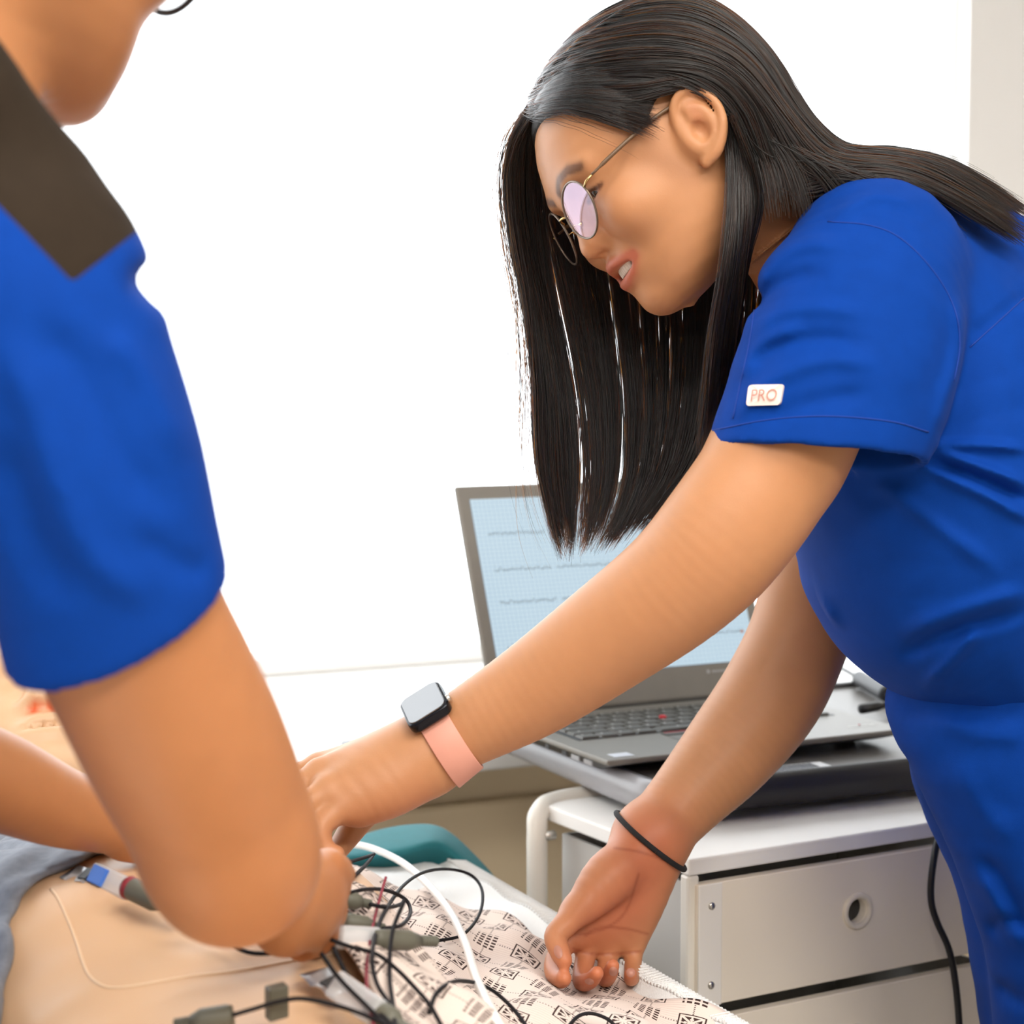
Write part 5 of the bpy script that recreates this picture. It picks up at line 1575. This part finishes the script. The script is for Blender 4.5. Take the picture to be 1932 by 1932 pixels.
# teal drape lying at the head end
M_teal = mat('teal surgical cloth', (.012, .145, .165), .75, noise=(50, .1), bump=(700, .2, .001))
def sheet_px(name, rows, m, sub=2, thick=.003):
    """folded cloth from rows of (px, py, Y)"""
    nr, nc = len(rows), len(rows[0])
    V = [W(*p) for r in rows for p in r]
    Fs = [(j * nc + i, j * nc + i + 1, (j + 1) * nc + i + 1, (j + 1) * nc + i) for j in range(nr - 1) for i in range(nc - 1)]
    o = link(name, np_mesh(name, np.array(V), np.array(Fs)), None, m)
    sd = o.modifiers.new('thickness', 'SOLIDIFY'); sd.thickness = thick; sd.offset = 0
    ss = o.modifiers.new('smooth', 'SUBSURF'); ss.levels = ss.render_levels = sub
    return o
teal = sheet_px('teal_drape', [
    [(560, 1640, 2.10), (640, 1625, 2.10), (720, 1610, 2.11), (800, 1600, 2.11), (850, 1600, 2.11), (900, 1625, 2.09), (945, 1670, 2.06)],
    [(560, 1606, 2.06), (640, 1590, 2.06), (720, 1560, 2.07), (790, 1552, 2.07), (836, 1554, 2.07), (885, 1600, 2.05), (938, 1660, 2.03)],
    [(560, 1610, 2.04), (640, 1594, 2.04), (720, 1563, 2.05), (790, 1555, 2.05), (834, 1558, 2.05), (880, 1604, 2.03), (932, 1664, 2.01)],
    [(560, 1625, 1.97), (640, 1616, 1.96), (720, 1610, 1.95), (780, 1600, 1.95), (824, 1580, 1.97), (866, 1614, 1.98), (918, 1668, 1.98)],
    [(560, 1632, 1.98), (640, 1624, 1.97), (720, 1618, 1.96), (780, 1608, 1.96), (822, 1590, 1.98), (860, 1624, 1.99), (908, 1676, 1.99)],
    [(560, 1680, 2.03), (640, 1680, 2.02), (720, 1680, 2.01), (780, 1680, 2.01), (820, 1680, 2.01), (860, 1690, 2.01), (900, 1710, 2.01)]], M_teal)
tag(teal, 'crumpled teal cloth lying at the head end of the bed', 'cloth')

# ------------------------------------------------------------------ the man in front
mn = thing('person', 'man in blue scrubs with a dark shoulder yoke, seen from behind at the left', 'person', W(-300, 2600, 1.1))
bm_ = Field()
B_m = np.array([[.60, .78, -.12], [-.80, .60, 0.0], [0, 0, 0]])
fm = np.array([.52, .82, -.26]); fm /= np.linalg.norm(fm); um = np.array([.10, .20, 1.0]); um -= fm * (um @ fm); um /= np.linalg.norm(um); lm_ = np.cross(um, fm)
R_m = np.stack([fm, lm_, um], 1)
SM = 1.10
chin = W(160, 214, 1.10)
O_m = chin - SM * (R_m @ np.array([.060, -.012, -.088]))
ML = head(bm_, R_m, O_m, SM, smile=False)
nk = ML.pt((-.03, .015, -.03))
bm_.chain([(*nk, .060), (*(nk * .5 + W(-150, 330, 1.02) * .5), .058), (*W(-170, 400, 1.02), .065)], .02)
bm_.pchain([(-160, 560, 1.02, 190), (-330, 800, 1.06, 220), (-430, 1200, 1.07, 220), (-440, 1700, 1.07, 220)], .04)
bm_.pchain([(-60, 520, 0.950, 170), (60, 640, 0.935, 190), (150, 880, 0.935, 195), (225, 1140, 0.945, 190), (298, 1300, 0.965, 190), (352, 1410, 0.985, 188), (408, 1530, 1.010, 173), (440, 1622, 1.030, 152)], .02, sub=7)
# forearm goes away from the viewer to the fist
bm_.pchain([(436, 1612, 1.02, 150), (462, 1640, 1.07, 118), (488, 1658, 1.12, 90), (520, 1675, 1.16, 70), (560, 1695, 1.195, 62)], .02, sub=7)
for q in ([(540, 1672, 1.175, 64), (590, 1650, 1.205, 46), (620, 1632, 1.220, 30)],
          [(540, 1680, 1.175, 64), (596, 1688, 1.205, 48), (628, 1686, 1.220, 27)],
          [(540, 1695, 1.175, 62), (590, 1722, 1.195, 44), (616, 1732, 1.210, 27)],
          [(535, 1705, 1.170, 56), (572, 1750, 1.180, 42), (592, 1766, 1.190, 25)],
          [(520, 1710, 1.160, 60), (528, 1755, 1.160, 48), (545, 1775, 1.165, 30)]):
    bm_.pchain(q, .012)
for q in ([(620, 1632, 1.216, 30), (640, 1652, 1.232, 26), (634, 1694, 1.246, 22), (606, 1708, 1.246, 19)],
          [(626, 1686, 1.218, 26), (634, 1722, 1.236, 23), (616, 1754, 1.244, 21), (594, 1760, 1.240, 18)],
          [(614, 1732, 1.208, 25), (618, 1766, 1.222, 22), (596, 1788, 1.226, 20), (576, 1782, 1.220, 17)],
          [(590, 1764, 1.190, 23), (590, 1788, 1.200, 20), (568, 1798, 1.200, 18), (552, 1790, 1.196, 16)],
          [(590, 1645, 1.200, 29), (636, 1632, 1.235, 23), (654, 1652, 1.255, 19)]):
    bm_.pchain(q, .004)
# other arm comes in from the left behind
bm_.pchain([(-420, 1150, 1.12, 150), (-330, 1300, 1.16, 130), (-150, 1418, 1.20, 106), (0, 1476, 1.24, 92), (110, 1522, 1.28, 76), (200, 1548, 1.31, 62), (270, 1560, 1.335, 58)], .012, sub=7)
for q in ([(230, 1545, 1.325, 50), (310, 1545, 1.36, 34), (370, 1565, 1.375, 24), (400, 1600, 1.375, 20)], [(240, 1555, 1.325, 50), (320, 1568, 1.36, 34), (380, 1590, 1.37, 24), (396, 1625, 1.365, 20)],
          [(240, 1570, 1.325, 48), (315, 1592, 1.35, 32), (365, 1612, 1.36, 22), (380, 1640, 1.35, 19)], [(240, 1580, 1.32, 44), (300, 1608, 1.34, 28), (345, 1628, 1.345, 20), (360, 1648, 1.335, 17)],
          [(180, 1500, 1.32, 36), (240, 1490, 1.36, 26), (300, 1520, 1.385, 22), (350, 1570, 1.39, 18)]):
    bm_.pchain(q, .006)
def mtint(V, T):
    T = mixt(T, near(V, [W(600, 1660, 1.21), W(600, 1780, 1.21)], .035) * .3, (1.0, .74, .72))
    return T
body_obj(bm_, 'body', .0029, M_skinm, mn, mtint)
# scrub top of the man
mt = Field()
mt.pchain([(-330, 330, 0.980, 190), (-180, 400, 0.970, 215), (-60, 470, 0.960, 236), (30, 560, 0.950, 240)], .03)
mt.pchain([(-230, 620, 1.03, 290), (-340, 900, 1.06, 300), (-400, 1300, 1.07, 300), (-420, 1800, 1.07, 300), (-430, 2200, 1.07, 310)], .05, scale=(1, .85, 1))
mso = Field()
ms_nodes = [(20, 520, 0.940, 236), (62, 620, 0.935, 240), (110, 760, 0.935, 240), (150, 890, 0.935, 237), (185, 1020, 0.938, 228), (210, 1120, 0.942, 224), (240, 1240, 0.950, 224), (275, 1340, 0.960, 222)]
mso.pchain(ms_nodes, .01)
for pix, amp, w in (([(-10, 620), (60, 760), (120, 950), (200, 1080), (300, 1130)], .005, 34), ([(60, 600), (150, 700), (230, 860), (330, 980)], -.004, 34), ([(0, 820), (60, 1000), (130, 1140)], -.005, 36), ([(200, 620), (280, 720), (350, 880)], .004, 26), ([(250, 1000), (330, 1060), (400, 1080)], -.003, 24)):
    mso.fold(pix, amp, w, (.75, 1.02))
mh = W(212, 1186, .94); mhn = np.array([.40, .42, -1.0])
msl = Field()
msl.shell(mso, .0105, W(150, 890, .935), mhn)
msl.cut(mh, mhn, .003)
mt.sub(msl, .02)
# collar rising along the neck
mt.pchain([(-380, 330, 1.02, 150), (-300, 190, .97, 150), (-190, 120, .935, 145), (-120, 148, .93, 138), (-22, 242, .935, 112), (45, 335, .95, 108)], .02)
mt.fold([(270, 530), (284, 540), (298, 548)], -.012, 26, (.75, 1.02), taper=False)
V, Q = mt.mesh('scrub_top', .0034)
V = relax(V, Q, 1, .5)
cen = project(V[Q].mean(1))
yk = [(-700, -300), (-10, 40), (40, 100), (115, 235), (150, 270), (270, 428), (300, 415), (262, 432), (200, 480), (137, 532), (100, 490), (40, 430), (-10, 385), (-700, -20)]
yk = [(-700, -600), (400, -200), (400, 428), (266, 430), (137, 533), (-5, 385), (-700, -310)]
def inpoly(P, poly):
    c = np.zeros(len(P), bool); n = len(poly)
    for i in range(n):
        (x1, y1), (x2, y2) = poly[i], poly[(i + 1) % n]
        c ^= ((y1 > P[:, 1]) != (y2 > P[:, 1])) & (P[:, 0] < (x2 - x1) * (P[:, 1] - y1) / (y2 - y1 + 1e-9) + x1)
    return c
yoke = inpoly(cen, yk)
# pull the border of the yoke onto its straight sewn edges
uy = np.intersect1d(np.unique(Q[yoke]), np.unique(Q[~yoke]))
P2 = project(V[uy]); best = np.full(len(uy), 1e9); mv = np.zeros((len(uy), 2))
for (x1, y1), (x2, y2) in (((400, 428), (266, 430)), ((266, 430), (137, 533)), ((137, 533), (-5, 385)), ((-5, 385), (-700, -310))):
    a_ = np.array([x1, y1], float); ba_ = np.array([x2 - x1, y2 - y1], float)
    t = np.clip((P2 - a_) @ ba_ / (ba_ @ ba_), 0, 1); q_ = a_ + t[:, None] * ba_ - P2; dd = (q_ ** 2).sum(1)
    m_ = dd < best; best[m_] = dd[m_]; mv[m_] = q_[m_]
mv[best > 18 ** 2] = 0
sc_ = ((V[uy] - CAM) @ CF / F)[:, None]
V[uy] += np.array([1., 0, 0]) * mv[:, :1] * sc_ - CU * mv[:, 1:] * sc_
mtop = link('scrub_top', np_mesh('scrub_top', V, Q[~yoke]), mn, M_scrub2)
link('shoulder_yoke', np_mesh('shoulder_yoke', V, Q[yoke]), mtop, M_yoke)
mtr = Field()
M_shoe = mat('black shoe', (.02, .02, .022), .5)
hp0 = W(-430, 2250, 1.07)
for s in (-1, 1):
    a0 = hp0 + E1 * .07 * s * 0 + np.array([.0, .075 * s, 0])
    mtr.chain([(*(a0 + [0, 0, .05]), .095), (*(a0 * [1, 1, 0] + [0, .01 * s, .45]), .078), (*(a0 * [1, 1, 0] + [0, .01 * s, .09]), .068)], .03)
    MB().tube([a0 * [1, 1, 0] + [-.06, .01 * s, .045], a0 * [1, 1, 0] + [.02, .01 * s, .05], a0 * [1, 1, 0] + [.12, .01 * s, .042], a0 * [1, 1, 0] + [.17, .01 * s, .035]], [.035, .045, .042, .02], 12).build('shoe', M_shoe, mn, smooth=True)
V, Q = mtr.mesh('scrub_trousers', .009)
link('scrub_trousers', np_mesh('scrub_trousers', relax(V, Q, 2), Q), mn, M_scrub2)
M_dgl = mat('black spectacle frame', (.03, .03, .035), .3)
glasses(ML, 'eyeglasses', 'dark-framed eyeglasses worn by the man at the left', ML.pt((.085, 0, 0)), dz=-.010, rim_r=.0018, mats=(M_dgl, M_dgl, M_dgl))
hm = Field()
hm.op('+', lambda P, c=None, rd=0: head_base(ML.inv(P), .006) * SM, O_m - .17, O_m + .17, .004)
hm.op('&', lambda P, c=None, rd=0: -(ML.inv(P)[:, 2] - np.interp(ML.inv(P)[:, 0], [-.12, -.06, -.02, .02, .05, .08], [-.06, -.03, .01, .035, .07, .09])) * .7, O_m - .2, O_m + .2, .006)
V, Q = hm.mesh('hair', .004)
V = relax(V, Q, 5, .5)
link('hair', np_mesh('hair', V, Q), mn, M_scalp)

# ------------------------------------------------------------------ ECG leads
M_wire = mat('black lead wire', (.010, .009, .011), .6, spec=.2)
M_olive = mat('olive grey connector', (.115, .112, .085), .5)
M_tubew = mat('white vinyl tube', (.80, .77, .73), .35)
M_clear = mat('clear plastic clip', (.75, .77, .80), .15, alpha=.55, spec=.8)
M_foil = mat('silver electrode tab', (.55, .56, .58), .3, .6, noise=(90, .3))
M_blue = mat('blue clip', (.06, .18, .62), .4)
M_gel = mat('dark gel pad', (.05, .055, .06), .4)
class Scene2:
    """what lies on the bed: dummy and gown"""
    @staticmethod
    def hits(pix):
        A = dm.hits(pix); B = GH.hits(pix)
        a = np.where(np.isnan(A[:, 0]), 9, A[:, 1]); b = np.where(np.isnan(B[:, 0]), 9, B[:, 1])
        R = np.where((a < b)[:, None], A, B)
        for i in np.nonzero(np.isnan(R[:, 0]))[0]: R[i] = WZ(pix[i][0], pix[i][1], BZ + .03)
        return R
def lay(pix, lifts, n=5):
    """points over picture points, resting on the bed things or hanging slackly in front of them"""
    S = spline(np.array(pix, float), n); L = np.interp(np.linspace(0, 1, len(S)), np.linspace(0, 1, len(lifts)), lifts)
    P = Scene2.hits(S); D = P - CAM; ts = np.linalg.norm(D, axis=1); D /= ts[:, None]
    ts = ts - L
    if len(S) < 8:
        t = np.full(len(S), ts.min()) + np.clip(ts - ts.min(), 0, .03)
        t = np.minimum(np.linspace(t[0], t[-1], len(t)), ts + .01)
    else:
        t = ts.copy()
        for _ in range(60):
            a = np.pad(t, 2, mode='edge')
            t = np.minimum((a[:-4] + a[1:-3] + a[2:-2] + a[3:-1] + a[4:]) / 5, ts)
    return CAM + D * t[:, None]
def wire(pix, lifts, name='lead_wire', r=.0014, m=M_wire, parent=None):
    return MB().tube(lay(pix, [x + .004 for x in lifts]), r, 8).build(name, m, parent, smooth=True)
def connector(p0, p1, lift, parent, m=M_olive, r=.0058, red=False):
    P = lay([p0, ((p0[0] + p1[0]) / 2, (p0[1] + p1[1]) / 2), p1], [lift] * 3, 2)
    a, b_ = P[0], P[-1]; d = b_ - a; L = np.linalg.norm(d); t = d / L
    # flattened body, ribbed strain relief at the far end
    prof = [(0, 0), (r * .85, 0), (r, .1 * L), (r, .55 * L), (r * .62, .72 * L)]
    h = .72
    while h < .98:
        prof += [(r * .55, h * L), (r * .55, (h + .03) * L), (r * .38, (h + .035) * L), (r * .38, (h + .05) * L)]; h += .05
    prof += [(.0016, L), (0, L)]
    MB().lathe(a, t, prof, 16).build('connector', m, parent, smooth=True)
    if red:
        MB().lathe(a, t, [(r * .9, .02 * L), (r * 1.06, .04 * L), (r * 1.06, .10 * L), (r, .12 * L)], 16).build('red_ring', mat('dark red ring', (.25, .02, .03), .5), parent, smooth=True)
    return a, b_, t
def clip(p0, p1, lift, parent, w=.0075):
    P = lay([p0, ((p0[0] + p1[0]) / 2, (p0[1] + p1[1]) / 2), p1], [lift] * 3, 2)
    a, b_ = P[0], P[-1]; t = b_ - a; L = np.linalg.norm(t); t /= L
    up = CAM - a; up -= t * (up @ t); up /= np.linalg.norm(up); sd = np.cross(t, up)
    MB().box((a + b_) / 2, t * L / 2, sd * w, up * .0042).build('clear_clip', M_clear, parent, bevel=.002)
    return a, t, sd, up, L
def tab_(p0, p1, lift, parent, w=.009):
    P = lay([p0, ((p0[0] + p1[0]) / 2, (p0[1] + p1[1]) / 2), p1], [lift] * 3, 2)
    a, b_ = P[0], P[-1]; t = b_ - a; L = np.linalg.norm(t); t /= L
    up = np.array([0, 0, 1.]) * .8 + (CAM - a) * .2; up -= t * (up @ t); up /= np.linalg.norm(up); sd = np.cross(t, up)
    V = []; n = 6
    for i in range(n + 1):
        for s in (-1, 1):
            V.append(a + t * L * i / n + sd * w * s + up * (.0018 * math.sin(i * 1.9 + s)))
    MB().add(V, [(2 * i, 2 * i + 1, 2 * i + 3, 2 * i + 2) for i in range(n)]).build('electrode_tab', M_foil, parent, smooth=True).modifiers.new('thick', 'SOLIDIFY').thickness = .0006
    MB().box(a + t * L * .62 + up * .001, t * L * .12, sd * w * .7, up * .0012).build('gel_patch', M_gel, parent)

def lead(label, base_px):
    return thing('ecg_lead', label, 'lead', lay([base_px, (base_px[0] + 1, base_px[1]), (base_px[0] + 2, base_px[1])], [0, 0, 0], 2)[0], 'heart monitor leads')
# lead clipped to the chest
l_ = lead('olive lead with a blue-tabbed clear clip stuck on the upper chest', (240, 1680))
tab_((126, 1646), (186, 1656), .003, l_)
a, t, sd, up, L = clip((176, 1648), (250, 1682), .006, l_)
MB().box(a + t * L * .25 + up * .0048, t * .007, sd * .006, up * .0018).build('blue_tab', M_blue, l_, bevel=.0008)
connector((238, 1672), (336, 1720), .008, l_, r=.0072, red=True)
wire([(332, 1718), (372, 1738), (420, 1770), (450, 1790), (484, 1799), (540, 1796)], [.006, .004, .003, .003, .003, .006], parent=l_)
# big loop over the gown
l_ = lead('lead with an olive connector and a wide black loop over the gown', (820, 1775))
connector((704, 1772), (822, 1776), .024, l_, r=.0066)
clip((640, 1768), (712, 1772), .024, l_)
wire([(820, 1776), (872, 1764), (904, 1726), (910, 1682), (890, 1652), (848, 1640), (802, 1645), (764, 1668), (735, 1705), (712, 1752), (702, 1808), (712, 1858), (738, 1900), (748, 1945)], [.024, .028, .035, .040, .040, .035, .030, .028, .026, .022, .016, .010, .006, .004], parent=l_)
l_ = lead('lead with an olive connector and a small oval loop near the fist', (720, 1750))
connector((648, 1738), (724, 1752), .016, l_, r=.0060)
wire([(722, 1752), (756, 1746), (774, 1724), (766, 1698), (730, 1680), (690, 1678), (650, 1688), (628, 1700)], [.016, .022, .028, .030, .032, .032, .030, .028], parent=l_)
l_ = lead('lead with a short olive connector nearest the two hands', (690, 1700))
connector((636, 1694), (700, 1706), .024, l_, r=.0058)
wire([(698, 1706), (730, 1712), (756, 1706), (764, 1696)], [.024, .026, .026, .024], parent=l_)
wire([(764, 1697), (740, 1760), (735, 1840), (742, 1900), (745, 1945)], [.024, .016, .010, .006, .004], parent=l_)
l_ = lead('thin black lead bent sharply beside the teal cloth', (700, 1612))
wire([(620, 1634), (660, 1626), (700, 1614), (704, 1613), (690, 1632), (660, 1662), (636, 1690)], [.028, .02, .014, .014, .014, .018, .024], parent=l_, r=.0014)
l_ = lead('black lead running from the fist diagonally to the lower edge', (720, 1800))
wire([(622, 1772), (660, 1786), (710, 1800), (750, 1830), (785, 1866), (812, 1898), (838, 1945)], [.024, .016, .010, .006, .005, .004, .004], parent=l_)
l_ = lead('black lead arching over the gown near the lower edge', (870, 1850))
wire([(810, 1912), (822, 1876), (850, 1854), (885, 1852), (925, 1866), (965, 1900), (1000, 1945)], [.003, .008, .014, .016, .014, .008, .003], parent=l_)
l_ = lead('black lead hanging steeply just below the fist', (640, 1850))
wire([(606, 1798), (640, 1846), (690, 1896), (740, 1945)], [.012, .006, .004, .004], parent=l_)
l_ = lead('black lead crossing close behind the clear clip', (660, 1850))
wire([(628, 1786), (655, 1840), (690, 1880), (716, 1910), (750, 1945)], [.012, .008, .005, .004, .004], parent=l_)
# clear clip at the hip
l_ = lead('lead with a long clear clip and silver tab at the waist', (660, 1875))
tab_((588, 1832), (650, 1870), .004, l_)
clip((632, 1856), (712, 1912), .006, l_, w=.0085)
connector((700, 1902), (770, 1945), .008, l_, r=.0075)
# lead with the square grey clamp along the lower edge
l_ = lead('lead with a square olive clamp along the lower edge', (525, 1890))
connector((440, 1916), (330, 1934), .006, l_, r=.0068)
wire([(436, 1916), (480, 1903), (525, 1890), (570, 1884), (630, 1896), (690, 1916), (760, 1950)], [.006, .006, .008, .006, .004, .004, .004], parent=l_)
p = lay([(520, 1890), (524, 1890), (528, 1890)], [.008] * 3, 2)[1]
MB().box(p, E1 * .0065 + E2 * .002, EZ * .0095, E2 * .005).build('clamp', M_olive, l_, bevel=.0012)
l_ = lead('grey lead arc at the very bottom below the palm', (1110, 1915))
wire([(1070, 1940), (1090, 1918), (1115, 1912), (1145, 1922), (1165, 1940)], [.003, .008, .010, .008, .003], parent=l_)
wt_ = MB().tube(lay([(600, 1592), (650, 1592), (700, 1600), (760, 1628), (810, 1672), (850, 1722), (878, 1780), (900, 1850), (945, 1945)], [.03, .022, .018, .016, .014, .010, .007, .006, .006]), .0034, 10).build('white_tube', M_tubew, None, smooth=True)
tag(wt_, 'white vinyl tube curving across the printed gown', 'tube')
# red piped band along the opening of the gown
bd = MB().tube(lay([(728, 1655), (718, 1690), (705, 1740), (694, 1800), (692, 1860), (706, 1945)], [.003] * 6), .0010, 6).build('gown_piping', mat('dark red piping', (.24, .03, .05), .7), gown, smooth=True)
bd.parent = gown
# small things on the counter behind the arm
M_gy = mat('grey plastic', (.33, .34, .35), .4)
pen = thing('marker_pen', 'grey marker pen lying on the white counter', 'pen', RM(.9, 2.3, .75))
p0, p1 = WZ(648, 1402, .757), WZ(692, 1412, .757)
MB().tube([p0, p0 * .7 + p1 * .3, p1], [.004, .006, .006], 10).build('barrel', M_gy, pen, smooth=True)
MB().tube([p0 + (p0 - p1) * .05, p0], [.002, .004], 10).build('tip', M_dark, pen, smooth=True)

for m_ in bpy.data.materials:
    m_.cycles.emission_sampling = 'NONE'      # the lamps' own area lights are sampled instead
